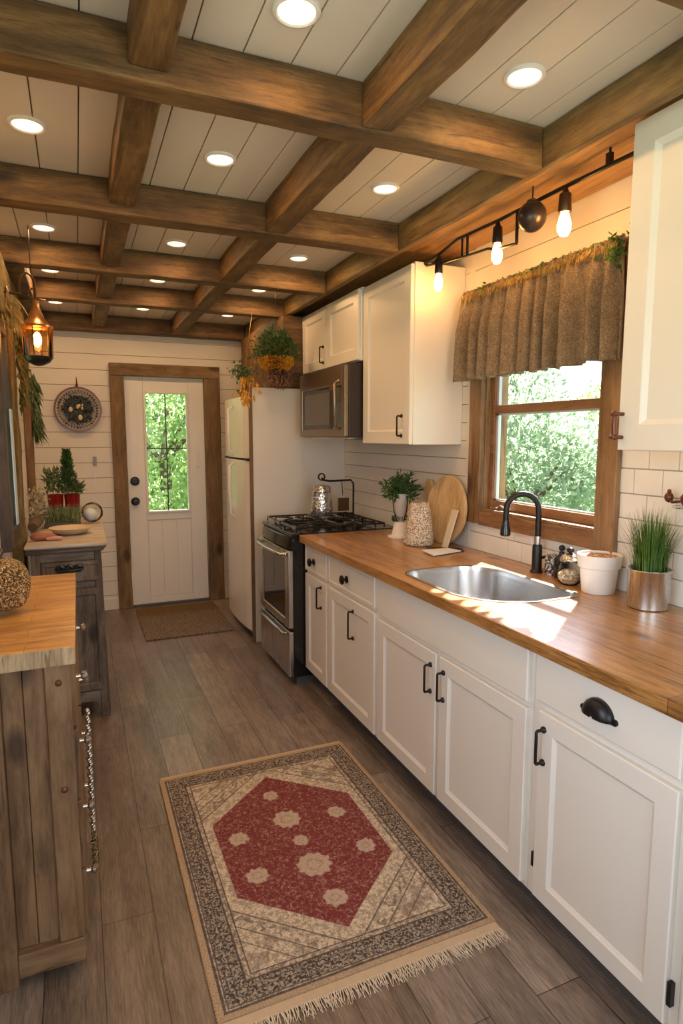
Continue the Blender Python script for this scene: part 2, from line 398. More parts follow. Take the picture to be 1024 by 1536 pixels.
# right wall with the sink window
WIN = (1.765, 2.515, 1.135, 2.10)
w = wall_with_hole('X', XR+TH, XR+.13, YN-.12, YB+.12, 0, ZC+.1, [WIN], M_gap, 'wall_right')
b = B(); shiplap(b, 'X', XR+TH, 1.70, 2.62, 1.06, ZC, .155, -TH, holes=[WIN])
shiplap(b, 'X', XR+TH, 2.66, YB, .92, ZC, .092, -TH, gap=.0035)
shiplap(b, 'X', XR+TH, YN, 1.70, 1.47, ZC, .155, -TH)
shiplap(b, 'X', XR+TH, YN, YB, 0, .90, .15, -TH)
b.box(XR-.002, XR+TH, 2.62, 2.66, .92, 2.4)
b.build('shiplap_boards', M_white, w)
# tiles: near part of the wall and the two rows under the window
b = B()
def tiles(y0, y1, z0, z1, tw, tht, off=True):
    r = 0; z = z0
    while z < z1-.01:
        y = y0-(tw*.5 if (r % 2 and off) else 0)
        while y < y1-.001:
            a, e = max(y, y0), min(y+tw, y1)-.0025
            if e-a > .012:
                j = random.uniform(0, .0012)
                b.box(XR-.001-j, XR+TH, a, e, z, min(z+tht, z1)-.0035)
            y += tw
        z += tht; r += 1
tiles(.2, 1.70, .92, 1.47, .118, .0915)
tiles(1.70, 2.66, .92, 1.062, .102, .0915)
b.build('wall_tiles', M_tile, w, bevel=.002)
B().box(XR+TH-.003, XR+TH-.0005, .2, 1.70, .92, 1.47).build('grout', M_grout, w)
B().box(XR+TH-.003, XR+TH-.0005, 1.70, 2.66, .92, 1.06).build('grout', M_grout, w)
# left wall with a window, and an unseen second opening added for the left fill lamp
LW = (3.13, 3.42, 1.05, 1.98); LW2 = (-.1, 1.0, .95, 2.0)
w = wall_with_hole('X', XL-.13, XL-TH, YN-.12, YB+.12, 0, ZC+.1, [LW2, LW], M_gap, 'wall_left')
b = B(); shiplap(b, 'X', XL-TH, 1.0, YB, 0, ZC, .2, TH, gap=.003, holes=[LW])
shiplap(b, 'X', XL-TH, YN, 1.0, 0, ZC, .2, TH, gap=.003, holes=[LW2])
b.build('shiplap_boards', M_white, w)
NW = (.0, 1.5, .8, 2.1)  # unseen opening, added so the rear fill lamp can shine in
w = wall_with_hole('Y', YN-.12, YN-TH, XL-.12, XR+.12, 0, ZC+.1, [NW], M_gap, 'wall_near')
b = B(); shiplap(b, 'Y', YN-TH, XL, XR, 0, ZC, .15, TH, holes=[NW]); b.build('shiplap_boards', M_white, w)
# ceiling boards
cl = struct(B().box(XL-.12, XR+.12, YN-.12, YB+.12, ZC+TH, ZC+.1).build('ceiling', M_gap))
b = B(); x = XL
while x < XR:
    b.box(x, min(x+.128, XR)-.004, YN, YB, ZC, ZC+TH+.001); x += .128
b.build('ceiling_boards', M_ceil, cl)
struct(B().box(XL, .275, YB-.014, YB, 0, .10).build('baseboard_far', M_white, bevel=.003))
struct(B().box(1.195, XR, YB-.014, YB, 0, .10).build('baseboard_far', M_white, bevel=.003))
struct(B().box(XL, XL+.012, YN, YB, 0, .09).build('baseboard_left', M_white, bevel=.003))

# ---------------------------------------------------------------- ceiling beams
def rough_box(x0, x1, y0, y1, z0, z1, axis, amp=.0035, n=14):
    b = B(); rings = []
    for i in range(n+1):
        f = i/n
        if axis == 'X':
            X = x0+(x1-x0)*f; c = [(X,y0,z0),(X,y1,z0),(X,y1,z1),(X,y0,z1)]
        elif axis == 'Y':
            Y = y0+(y1-y0)*f; c = [(x0,Y,z0),(x1,Y,z0),(x1,Y,z1),(x0,Y,z1)]
        else:
            Z = z0+(z1-z0)*f; c = [(x0,y0,Z),(x1,y0,Z),(x1,y1,Z),(x0,y1,Z)]
        r = []
        for p in c:
            q = Vector(p); j = noise.noise_vector(q*5)*amp
            if 'XYZ'.index(axis) != 0: q.x += j.x
            if 'XYZ'.index(axis) != 1: q.y += j.y
            if 'XYZ'.index(axis) != 2 and q.z < (z0+z1)/2: q.z += j.z
            r.append(q)
        rings.append(r)
    b.loft(rings); return b
ZB = 2.335
XB = 1.40
crosses = [(.865, .965, 'above the near wall cabinet, cut by the top right of the photo'), (1.645, 1.735, 'nearest the viewer, running the full width'),
           (2.60, 2.70, 'second crossbeam back from the viewer'), (3.50, 3.59, 'third crossbeam back, above the tall wall cabinet'),
           (4.30, 4.39, 'fourth crossbeam back, over the hanging plants'), (5.42, 5.548, 'last crossbeam, flat against the far door wall')]
for i, (y0, y1, d) in enumerate(crosses):
    o = rough_box(XL+.002, XB, y0, y1, ZB, ZC-.001, 'X').build('ceiling_beam', M_beamX, loc=(.5, y0, ZB), bevel=.006)
    tag(o, 'rough brown timber crossbeam '+d, 'beam', 'ceiling crossbeams')
bays = [(-1.2, .865, 'behind'), (.965, 1.645, 'nearest the viewer, ending at the nearest crossbeam'), (1.735, 2.60, 'between the first and second crossbeams'), (2.70, 3.50, 'between the second and third crossbeams'),
        (3.59, 4.30, 'between the third and fourth crossbeams'), (4.39, 5.42, 'between the fourth and last crossbeams')]
for i, (y0, y1, d) in enumerate(bays[1:]):
    o = rough_box(.765, .86, y0+.001, y1-.001, ZB+.004, ZC-.001, 'Y').build('lengthwise_beam', M_beamY, loc=(.8, y0, ZB), bevel=.006)
    tag(o, 'brown timber lengthwise beam right of centre, '+d, 'beam', 'lengthwise ceiling beams')
    o = rough_box(.155, .25, y0+.001, y1-.001, ZB+.03, ZC-.001, 'Y').build('lengthwise_beam', M_beamY, loc=(.2, y0, ZB), bevel=.006)
    tag(o, 'brown timber lengthwise beam left of centre, '+d, 'beam', 'lengthwise ceiling beams')
o = rough_box(XB+.001, XB+.035, -.5, 5.42, ZB+.005, ZC-.001, 'Y', .004, 40).build('wall_beam', M_wallbeam, loc=(XB, 0, ZB), bevel=.007)
tag(o, 'long weathered olive brown beam along the right wall above the cabinets', 'beam')
o = rough_box(XB+.037, XR-.001, -.5, 5.42, ZB+.066, ZC-.001, 'Y', .002, 40).build('soffit_board', M_soffit, loc=(XB, 0, ZB), bevel=.004)
tag(o, 'pale wooden board under the ceiling above window and wall lamp', 'board')
o = rough_box(XL+.002, -.20, 3.595, 4.295, ZB-.02, ZC-.001, 'Y', .003, 10).build('wall_beam', M_beamY, loc=(XL, 0, ZB), bevel=.006)
tag(o, 'short brown timber against the left wall behind the lantern hook, third to fourth crossbeam', 'beam')
o = rough_box(XL+.002, -.20, 4.395, 5.415, ZB-.02, ZC-.001, 'Y', .003, 10).build('wall_beam', M_beamY, loc=(XL, 0, ZB), bevel=.006)
tag(o, 'short brown timber against the left wall, fourth to last crossbeam', 'beam')

# recessed lights
def ceil_light():
    t = thing('recessed_light', (1.15, 1.45, ZC), '', 'light', 'recessed ceiling lights')
    b = B(); b.lathe([(.044, -.001), (.044, -.006), (.048, -.009), (.055, -.006), (.056, .0)], (1.15, 1.45, ZC), 32, cap0=False, cap1=False); b.build('trim_ring', M_ceram, t, smooth=50)
    b = B(); b.lathe([(0, -.006), (.030, -.0065), (.0445, -.004), (.0445, 0)], (1.15, 1.45, ZC), 32); b.build('lit_lens', M_lens, t, smooth=50)
    light('recessed_lamp', 'AREA', (1.15, 1.45, ZC-.014), 2.7, (1, .57, .25), (0, 0, -1), .084, parent=t, spread=math.radians(175))
    return t
rows = [(1.45, 'in front of the nearest crossbeam'), (2.27, 'between the first and second crossbeams'), (3.30, 'between the second and third crossbeams'), (4.10, 'between the third and fourth crossbeams'), (5.03, 'between the fourth and last crossbeams')]
proto = ceil_light(); first = True
for ri, (y, rd) in enumerate(rows):
    for ci, (x, cd) in enumerate([(-.095, 'left'), (.51, 'middle'), (1.16, 'right')]):
        lab = 'glowing round recessed ceiling light in the %s bay %s' % (cd, rd)
        if ri == 0 and ci == 0: continue
        if first: proto.location = (x, y, ZC); proto['label'] = lab; first = False; ORG[proto.name] = Vector((x, y, ZC))
        else: dup(proto, (x, y, ZC), lab)

# ---------------------------------------------------------------- far door
YD = YB
d = sempty('door_1', (.72, YD, 0))
b = B()
for x0, x1, z0, z1 in ((.39, .535, .012, 1.995), (.912, 1.05, .012, 1.995), (.535, .912, 1.875, 1.995), (.535, .912, .765, .825), (.535, .912, .012, .075)): b.box(x0, x1, YD+.005, YD+.045, z0, z1)
b.box(.535, .912, YD+.018, YD+.035, .075, .765)
b.build('door_leaf', M_door, d, bevel=.003)
b = B()
for x0, x1 in ((.54, .656), (.662, .782), (.788, .907)): b.box(x0, x1, YD+.012, YD+.02, .08, .76)
b.build('door_panel', M_door, d, bevel=.004)
b = B()
for x0, x1, z0, z1 in ((.535, .553, .825, 1.875), (.894, .912, .825, 1.875), (.553, .894, 1.857, 1.875), (.553, .894, .825, .843)): b.box(x0, x1, YD-.006, YD+.04, z0, z1)
b.build('pane_moulding', M_door, d, bevel=.004)
b = B()
b.box(.716, .724, YD+.012, YD+.03, .843, 1.857); b.box(.553, .894, YD+.012, YD+.03, 1.385, 1.393)
b.build('glazing_bar', M_black, d)
B().box(.553, .894, YD+.020, YD+.024, .843, 1.857).build('glass_pane', M_glass, d)
b = B(); b.lathe([(.032, .006), (.036, 0), (.036, -.006), (.022, -.012), (.014, -.03), (.026, -.038), (.030, -.052), (.022, -.064), (0, -.066)], (.442, YD, .935), 24, 'Y'); b.build('door_knob', M_black, d, smooth=40)
b = B(); b.lathe([(.032, .006), (.038, 0), (.038, -.008), (.030, -.016), (0, -.018)], (.444, YD, 1.11), 24, 'Y'); b.box(.439, .449, YD-.032, YD-.014, 1.095, 1.125); b.build('deadbolt', M_black, d, smooth=40)
b = B(); b.box(.975, .99, YD-.012, YD+.006, 1.22, 1.36); b.build('door_pull', M_door, d, bevel=.004)
B().box(.385, 1.055, YD-.03, YD+.06, .0, .02).build('threshold', M_toe, d)
def jamb(name, p0, p1, mat, axis): return struct(rough_box(*p0, axis, .003).build(name, mat, loc=p1, bevel=.006))
jamb('trim_1', (.272, .386, YB-.035, YB+.001, 0, 1.995), (.3, YB, 0), M_doorZ, 'Z')
jamb('trim_2', (1.054, 1.19, YB-.035, YB+.001, 0, 1.995), (1.1, YB, 0), M_doorZ, 'Z')
jamb('trim_3', (.272, 1.19, YB-.037, YB+.001, 1.996, 2.10), (.7, YB, 2), M_doorX, 'X')
# light switch with cord
t = thing('light_switch', (.13, YB-.002, 1.29), 'small grey switch with a pale cord on the white wall left of the door', 'switch')
B().box(.117, .145, YB-.012, YB-.001, 1.25, 1.325).build('switch_plate', plain('grey_plate', (.28,.27,.26), .4), t, bevel=.003)
B().box(.126, .132, YB-.006, YB-.001, 1.09, 1.25).build('cord_cover', M_ceram, t)
# decorative disc
t = thing('wall_medallion', (.022, YB-.02, 1.71), 'round pierced iron wall medallion with dark filigree on the far wall', 'wall decoration')
cx, cz, yy = .022, 1.712, YB-.022
b = B(); b.lathe([(.170, -.008), (.182, -.008), (.182, .008), (.170, .008), (.170, -.008)], (cx, yy, cz), 48, 'Y', False, False); b.build('outer_ring', M_rust, t, smooth=40)
b = B(); b.lathe([(.165, 0), (.165, -.004), (0, -.004)], (cx, yy+.01, cz), 40, 'Y'); b.build('backing', plain('cream_enamel', (.62,.52,.40), .5), t)
b = B()
for k in range(40):
    a = 2*PI*k/40
    for rr, s_ in ((.150, .0075), (.128, .0055)):
        p = Vector((cx+rr*math.cos(a+rr*9), yy, cz+rr*math.sin(a+rr*9))); b.ball(p, s_*random.uniform(.8, 1.3), (1, .35, 1), 1)
for rr in (.139, .115): b.lathe([(rr, -.004), (rr+.003, -.004), (rr+.003, .004), (rr, .004)], (cx, yy, cz), 40, 'Y', False, False)
for k in range(150):
    a = random.uniform(0, 2*PI); rr = .108*math.sqrt(random.random()); p = Vector((cx+rr*math.cos(a), yy-.002, cz+rr*math.sin(a)))
    b.leaf(p, (math.cos(a+random.gauss(0,1)), -.1, math.sin(a+random.gauss(0,1))), random.uniform(.02, .045), .014)
b.lathe([(.11, .002), (.11, -.001), (0, -.001)], (cx, yy, cz), 30, 'Y')
b.build('filigree', plain('dark_bronze_green', (.035,.032,.02), .4, .5, var=.5, vs=40), t)
b = B()
for dx, dz, r in ((-.055, .0, .02), (.0, .02, .018), (.01, .03, .014), (.03, .01, .012), (.015, -.065, .022), (.035, .035, .010)): b.ball((cx+dx, yy-.008, cz+dz), r, (.8, .35, 1.1), 2)
b.build('cream_blossom', plain('blossom_cream', (.72,.55,.30), .4), t)
b = B(); b.cyl((cx, yy, cz+.18), (cx, yy, cz+.205), .012, .008); b.cyl((cx, yy, cz+.20), (cx-.002, yy, cz+.262), .007, .002); b.build('finial', M_rust, t, smooth=40)

# ---------------------------------------------------------------- left wall dressing
wdw = sempty('window_2', (XL, 3.2, 1.0))
b = B()
for y0, y1, z0, z1 in ((3.04, 3.15, .98, 2.026), (3.40, 3.47, .98, 2.026), (3.15, 3.40, 1.96, 2.026), (3.15, 3.40, .98, 1.07)): b.box(XL-.05, XL+.045, y0, y1, z0, z1)
b.build('window_casing', M_darkcase, wdw, bevel=.006)
b = B(); b.box(XL-.05, XL-.02, 3.27, 3.29, 1.07, 1.96); b.box(XL-.05, XL-.02, 3.15, 3.40, 1.5, 1.53); b.build('sash_bar', M_darkcase, wdw)
B().box(XL-.045, XL-.040, 3.15, 3.40, 1.07, 1.96).build('glass_pane', M_glass, wdw)
o = B(); o.box(XL+.045, XL+.052, 3.29, 3.37, 1.07, 1.62); o = o.build('window_light_strip', plain('bluish_window_light', (.62,.68,.74), .3), wdw, bevel=.002)  # strip coloured bluish white to stand for daylight in the glass
o = rough_box(XL+.001, XL+.058, 3.50, 3.66, 0, 2.02, 'Z', .012, 30).build('rough_post', M_rustic, loc=(XL, 3.58, 0), bevel=.01)
tag(o, 'rough olive brown timber post on the left wall behind the dresser edge', 'post')
o = rough_box(XL+.001, XL+.05, 4.78, 4.88, 0, 2.02, 'Z', .005, 20).build('rough_post', M_beamZ, loc=(XL, 4.83, 0), bevel=.006)
tag(o, 'thin dark brown timber post on the left wall near the far corner', 'post')
o = rough_box(XL+.014, XL+.06, 2.30, 4.9, 2.03, 2.30, 'Y', .010, 40).build('header_board', M_rusticY, loc=(XL, 3.4, 2.03), bevel=.01)
tag(o, 'wide olive rough plank over the left window', 'plank')
# dried bundles on the left wall
def bundle(name, top, down, n, L, wid, mat, spread, label, lab_cat='herb bundle', stems=True, group=None):
    t = thing(name, top, label, lab_cat, group)
    b = B(); top = Vector(top)
    for k in range(n):
        f = random.random()
        p = top+Vector((random.uniform(-.3, .9)*spread*.5, random.uniform(-1, 1)*spread*f, -down*f))
        d_ = Vector((random.uniform(-.1, .6), random.gauss(0, .5), -1.0))
        b.leaf(p, d_, L*random.uniform(.6, 1.2), wid*random.uniform(.6, 1.2))
    b.build('foliage', mat, t)
    if stems:
        b = B()
        for k in range(6): b.tube([top+Vector((random.uniform(0, .01), random.uniform(-.01, .01), .01)), top+Vector((random.uniform(0, .02), random.uniform(-.6, .6)*spread, -down*.5)), top+Vector((random.uniform(0, .03), random.uniform(-.9, .9)*spread, -down*.95))], .002, 5)
        b.build('stem', M_straw, t)
    b = B(); b.cyl(top+Vector((-.03, 0, .012)), top+Vector((.008, 0, .012)), .004, n=8); b.build('hanging_peg', M_bronze, t)
    return t
bundle('dried_grass_bundle', (XL+.070, 3.20, 2.12), .10, 90, .10, .010, M_straw, .10, 'pale dried grass sheaf draped over the top of the left window')
bundle('dried_leaf_garland', (XL+.078, 3.56, 2.02), .36, 70, .085, .024, M_olive, .03, 'long olive green dried leaf garland hanging beside the left window')
bundle('green_herb_bundle', (XL+.075, 4.44, 1.90), .20, 60, .13, .024, M_sprig, .05, 'dark green drooping leaf bundle hanging below the copper lantern')
bundle('evergreen_bundle', (XL+.062, 4.83, 1.68), .16, 150, .12, .013, M_sprig, .07, 'spiky evergreen sprig bundle hanging low on the thin left wall post')
# lantern
t = thing('wall_lantern', (-.148, 3.30, 1.92), 'lit copper wall lantern with amber glass hanging from an arched bracket', 'lantern')
lx, ly = -.148, 3.30
b = B(); b.lathe([(.066, 2.012), (.072, 2.004), (.072, 1.998), (.064, 1.996)], (lx, ly, 0), 24, cap0=False, cap1=False)
b.lathe([(.070, 2.008), (.052, 2.022), (.036, 2.042), (.028, 2.065), (.018, 2.085), (.013, 2.105), (.013, 2.125), (0, 2.127)], (lx, ly, 0), 28)
b.build('lantern_cap', M_copper, t, smooth=40)
b = B(); b.lathe([(0, 1.822), (.02, 1.826), (.050, 1.842), (.058, 1.852), (.062, 1.866), (0, 1.868)], (lx, ly, 0), 24); b.build('lantern_base', M_black, t, smooth=35)
b = B(); b.lathe([(.060, 1.868), (.062, 1.90), (.064, 1.96), (.065, 1.997)], (lx, ly, 0), 28, cap0=False, cap1=False); b.build('lantern_glass', M_amber, t, smooth=60)
b = B()
for k in range(6):
    a = 2*PI*k/6+.3; b.cyl((lx+.064*math.cos(a), ly+.064*math.sin(a), 1.86), (lx+.069*math.cos(a), ly+.069*math.sin(a), 2.0), .0028, n=6)
b.build('lantern_rib', M_bronze, t)
b = B(); b.ball((lx, ly, 1.945), .019, (1, 1, 1.9), 2); b.build('lit_bulb', M_bulb, t, smooth=80)
b = B(); pts = [(lx, ly, 2.12)]+[(lx-.03+.032*math.cos(a), ly, 2.19+.055*math.sin(a)) for a in [k*PI/10 for k in range(11)]]+[(lx-.062, ly, 2.15)]
b.tube(pts, .0055, 8)
b.tube([(XL+.055, ly, 2.15), (lx-.062, ly, 2.15)], .007, 8); b.lathe([(.028, .055), (.028, .068), (.012, .075), (0, .078)], (XL, ly, 2.15), 20, 'X')
for k in range(9):
    a = k*.7; b.ball((lx-.02+.012*math.cos(a), ly+.01*math.sin(a), 2.12+.007*k), .006, (1,1,1), 1)
b.tube([(lx+.02, ly, 2.13), (lx+.045, ly, 2.128)], .003, 6)
b.tube([(lx+.06, ly, 2.0), (lx+.085, ly, 2.012), (lx+.088, ly, 2.03)], .003, 6)
b.build('arched_bracket', M_bronze, t, smooth=60)
b = B(); b.cyl((lx-.012, ly+.002, 2.24), (lx-.012, ly+.002, ZC-.002), .002, n=6); b.build('hanging_cord', M_black, t)

# ---------------------------------------------------------------- side counter (left foreground)
CX = -.045
t = thing('side_cabinet', (-.15, 2.2, 0), 'brown knotty pine cabinet in the left foreground under the yellow butcher block', 'cabinet')
x0 = XL+.014; y0, y1 = 1.72, 2.60
b = B()
b.box(x0, -.213, y0, y0+.03, .0, .898); b.box(-.108, CX, y0, y0+.03, .10, .898)
b.build('corner_stile', M_side, t, bevel=.003)
b = B(); b.box(-.2125, CX, y0-.004, y0+.028, .03, .099); b.build('bottom_rail', M_sideX, t, bevel=.003)
b = B(); b.box(-.2128, -.163, y0+.020, y0+.029, .10, .898); b.box(-.1610, -.1082, y0+.020, y0+.029, .10, .898); b.build('side_panel', M_side, t, bevel=.002)
b = B(); b.box(x0, CX-.004, y0+.031, y1, .03, .897); b.build('carcass', M_side, t)
for z0_, z1_ in ((.70, .88), (.49, .69), (.28, .48), (.07, .27)):
    dr = B(); dr.box(CX-.004, CX+.010, y0+.04, y1-.02, z0_, z1_); dr = dr.build('drawer_front', M_side, t, bevel=.003)
    for yk in (1.90, 2.40):
        b = B(); b.lathe([(.007, 0), (.006, .012), (.013, .018), (.014, .026), (.008, .032), (0, .033)], (CX+.010, yk, (z0_+z1_)/2), 16, 'X'); b.build('drawer_knob', M_steel, dr, smooth=40)
for zz_ in (.845, .545):
    b = B(); b.lathe([(.009, 0), (.009, -.003), (.004, -.007), (0, -.008)], (-.075, y0, zz_), 12, 'Y'); b.build('bronze_stud', M_rust, t, smooth=40)
t = thing('side_worktop', (-.15, 2.2, .9), 'thick golden butcher block slab on the left foreground cabinet', 'worktop')
B().box(XL+.014, -.030, 1.6965, 2.64, .902, .948).build('slab', M_island, t, bevel=.003)
B().box(XL+.014, -.031, 1.688, 1.696, .9015, .9475).build('edge_band', wood('pale_sawn_edge', (.22,.15,.08), (.46,.34,.20), (.60,.47,.30), 'Z', 1.5, .6, knots=False), t, bevel=.002, label='pale grey sawn front edge')
# bead fringe hanging on its aisle side
t = thing('bead_garland', (CX+.028, 2.02, .60), 'string of silver and gold beads hanging down the aisle side of the pine cabinet', 'garland')
b = B()
for k in range(44):
    z_ = .66-.0098*k
    b.ball((CX+.034+.003*math.sin(k*2.1), 1.95+.0012*k, z_), .0086, (1, 1.6, .62), 1)
b.build('silver_beads', M_steel, t, smooth=60)
b = B()
for k in range(22): b.ball((CX+.034+.003*math.sin(k*1.7), 2.0+.0012*k, .235-.0075*k+.0), .0086, (1, 1.5, .62), 1)
b.build('gold_beads', M_glitter, t)
b = B(); b.tube([(CX+.006, 1.97, .67), (CX+.03, 1.97, .67), (CX+.03, 1.97, .655)], .002, 6); b.build('hook', M_black, t)
# glitter pumpkin
t = thing('glitter_pumpkin', (-.21, 2.03, .95), 'gold glitter pumpkin resting on the left butcher block', 'pumpkin')
b = B(); rings = []
for i in range(19):
    th = PI*i/18
    ring = []
    for k in range(72):
        a = 2*PI*k/72; lob = 1-.09*abs(math.cos(a*4.5))**3
        r = .088*math.sin(th)**.7*lob; z = .949+.086-.086*math.cos(th)*(1-.18*max(0, -math.cos(th+PI))**4)
        ring.append((-.238+max(r, .001)*math.cos(a), 2.10+max(r, .001)*math.sin(a), z))
    rings.append(ring)
b.loft(rings); b.build('pumpkin_body', M_glitter, t, smooth=80)
b = B(); b.tube([(-.238, 2.10, 1.10), (-.236, 2.105, 1.13), (-.226, 2.11, 1.148)], [.013, .009, .008], 8); b.build('stem', M_bronze, t, smooth=60)

# ---------------------------------------------------------------- grey weathered dresser
t = thing('dresser', (-.1, 3.8, 0), 'weathered grey brown dresser with pale top beside the left wall', 'dresser')
y0, y1 = 3.38, 4.60; xr = .10
def taper_box(b, x0b, x0t, x1b, x1t, y0, y1, z0, z1):
    b.hexa([(x0b,y0,z0),(x1b,y0,z0),(x1b,y1,z0),(x0b,y1,z0),(x0t,y0,z1),(x1t,y0,z1),(x1t,y1,z1),(x0t,y1,z1)])
b = B(); b.box(XL+.09, xr-.035, y0+.012, y1-.01, .10, .90); b.build('carcass', M_dress, t)
for y_ in (y0, y1-.05):
    for xx in ((XL+.088, XL+.13), (xr-.045, xr)):
        b = B(); taper_box(b, xx[0], xx[0], xx[1], xx[1]-.012 if xx[1] > 0 else xx[1], y_, y_+.05, 0, .90); b.build('leg', M_dress, t, bevel=.004)
b = B(); b.box(XL+.13, xr-.046, y0+.004, y0+.03, .86, .90); b.box(XL+.13, xr-.046, y0+.004, y0+.03, .715, .745); b.build('face_rail', M_dressX, t, bevel=.002)
b = B(); b.prism([(XL+.13, .06), (XL+.16, .09), (xr-.07, .09), (xr-.046, .045), (xr-.046, .15), (XL+.13, .15)], 'Y', y0+.004, y0+.02); b.build('apron', M_dressX, t, bevel=.002)
dr = B(); panel_door(dr, (XL+.135, y0+.010, .75), (1,0,0), (0,0,1), (0,-1,0), .285, .105, .014, .02, .005, .006); dr = dr.build('drawer_front', M_dress, t)
b = B()
for k in range(3): b.lathe([(.020, 0), (.022, -.006), (.017, -.010), (.010, -.009), (0, -.008)], (-.108+.042*k, y0-.004, .822), 20, 'Y', sx=1.0)
b.tube([(-.128, y0-.006, .822), (-.12, y0-.02, .815), (-.066, y0-.024, .812), (-.012, y0-.02, .815), (-.004, y0-.006, .822)], .008, 8)
b.build('drawer_pull', M_blackgloss, dr, smooth=50)
b = B(); panel_door(b, (XL+.135, y0+.010, .155), (1,0,0), (0,0,1), (0,-1,0), .285, .555, .012, .035, .007, .008); b.build('dresser_door', M_dress, t)
b = B(); panel_door(b, (xr-.035, y0+.06, .155), (0,1,0), (0,0,1), (1,0,0), .5, .70, .012, .04, .007, .008); panel_door(b, (xr-.035, y0+.60, .155), (0,1,0), (0,0,1), (1,0,0), .5, .70, .012, .04, .007, .008); b.build('dresser_door', M_dress, t)
b = B(); rings = []
for z_, e in ((.902, .0), (.912, .014), (.918, .016), (.930, .026), (.934, .026)): rings.append([(XL+.07, y0-.01-e, z_), (xr-.012+e, y0-.01-e, z_), (xr-.012+e, y1+e, z_), (XL+.07, y1+e, z_)])
b.loft(rings); b.build('cornice', M_dressX, t)
b = B(); b.box(XL+.065, xr+.020, y0-.042, y1+.03, .9345, .950); b.build('pale_top', wood('limed_top', (.32,.26,.21), (.50,.44,.38), (.64,.59,.52), 'X', 1.2, .45, knots=False), t, bevel=.005)
ZT = .950
# meat / salami
t = thing('cured_sausage', (-.19, 3.58, ZT), 'pinkish brown cured sausage lying on the dresser top', 'food')
b = B(); b.tube([(-.245, 3.52, ZT+.020), (-.225, 3.525, ZT+.022), (-.19, 3.53, ZT+.022), (-.15, 3.535, ZT+.019), (-.125, 3.54, ZT+.016)], [.011, .021, .022, .018, .010], 14); b.build('sausage', plain('cured_pink', (.38,.13,.075), .45, var=.35, vs=40, bump=.5), t, smooth=80)
b = B(); b.tube([(-.17, 3.50, ZT+.012), (-.13, 3.50, ZT+.013), (-.095, 3.505, ZT+.012)], [.008, .0125, .009], 12); b.build('sausage_end', plain('cured_pale', (.58,.28,.22), .4, var=.4, vs=50), t, smooth=80)
# bowl
t = thing('oval_bowl', (-.055, 3.72, ZT), 'shallow pale wooden bowl on the dresser top', 'bowl')
b = B(); b.lathe([(.05, ZT+.001), (.085, ZT+.010), (.110, ZT+.034), (.113, ZT+.038), (.106, ZT+.038), (.08, ZT+.02), (.04, ZT+.014), (0, ZT+.013)], (-.055, 3.72, 0), 36); b.build('bowl_body', plain('bowl_beige', (.58,.47,.34), .45, var=.15, vs=15), t, smooth=50)
# herb tray + red planter + tree + vines
t = thing('sprout_tray', (-.09, 4.06, ZT), 'tray of fine pale green sprouts behind the shallow bowl on the dresser', 'plant')
b = B(); b.box(-.20, .0, 3.98, 4.12, ZT+.001, ZT+.03); b.build('tray', M_toe, t, bevel=.004)
b = B()
for k in range(420):
    p = (random.uniform(-.195, -.005), random.uniform(3.985, 4.115), ZT+.025); b.leaf(p, (random.gauss(0, .25), random.gauss(0, .25), 1), random.uniform(.04, .125), .005)
b.build('sprouts', leafmat('pale_sprout', (.07,.12,.04), (.20,.26,.10), (.48,.50,.30), 40, .2), t)
t = thing('red_planter', (-.09, 4.34, ZT), 'glossy red planter with evergreen and herbs on a dark stand at the dresser back', 'plant')
b = B(); b.box(-.175, .0, 4.26, 4.42, ZT+.001, ZT+.085); b.build('planter_stand', M_toe, t, bevel=.004)
for k, px_ in enumerate((-.143, -.045)):
    b = B(); b.lathe([(.040, ZT+.088), (.044, ZT+.092), (.048, ZT+.165), (.050, ZT+.172), (.045, ZT+.172), (.042, ZT+.160), (0, ZT+.158)], (px_, 4.33, 0), 28); b.build('planter_pot', M_red, t, smooth=50)
B().box(-.20, .012, 4.27, 4.39, ZT+.0852, ZT+.0878).build('planter_shelf', M_steel, t)
b = B()
for k in range(900):
    f = random.random()**.8; r = .058*(1-f)+.003; a = random.uniform(0, 2*PI)
    p = (-.066+r*math.cos(a)*random.random(), 4.33+r*math.sin(a)*random.random(), ZT+.18+.265*f)
    b.leaf(p, (math.cos(a), math.sin(a), 1.1), .038, .008)
b.tube([(-.066, 4.33, ZT+.17), (-.066, 4.33, ZT+.42)], [.006, .002], 6)
b.build('small_evergreen', M_leaf, t)
b = B()
for k in range(420):
    x_ = random.choice([random.uniform(-.20, -.11), random.uniform(-.03, .015), random.uniform(-.2, .01)]); h = random.random()*(.15 if x_ < -.1 else .05)
    b.leaf((x_, random.uniform(4.24, 4.40), ZT+.175+h), (random.gauss(0, .6), random.gauss(0, .6), random.uniform(.2, 1)), random.uniform(.025, .05), .014)
b.build('leafy_herbs', M_sprig, t)
t = thing('glass_globe', (.085, 4.10, ZT), 'clear glass globe with white ball inside on the dresser corner', 'ornament')
b = B(); b.ball((.068, 4.16, ZT+.066), .064, (1,1,1), 3); b.build('glass_shell', M_jar, t, smooth=80)
b = B(); b.ball((.056, 4.15, ZT+.052), .040, (1,1,1.1), 3); b.build('white_ball', plain('frosted_white', (.72,.74,.78), .5), t, smooth=80)
b = B()
for k in range(30):
    a = random.uniform(0, 2*PI); b.tube([(.068+.06*math.cos(a), 4.16, ZT+.066+.06*math.sin(a)), (.068+.064*math.cos(a+.5), 4.10+random.uniform(0, .05), ZT+.066+.05*math.sin(a+.5))], .0012, 5)
b.build('wire_wrap', M_straw, t)
t = thing('driftwood_log', (-.235, 3.92, ZT), 'bark covered log with pale lichen leaning against the left wall on the dresser', 'log')
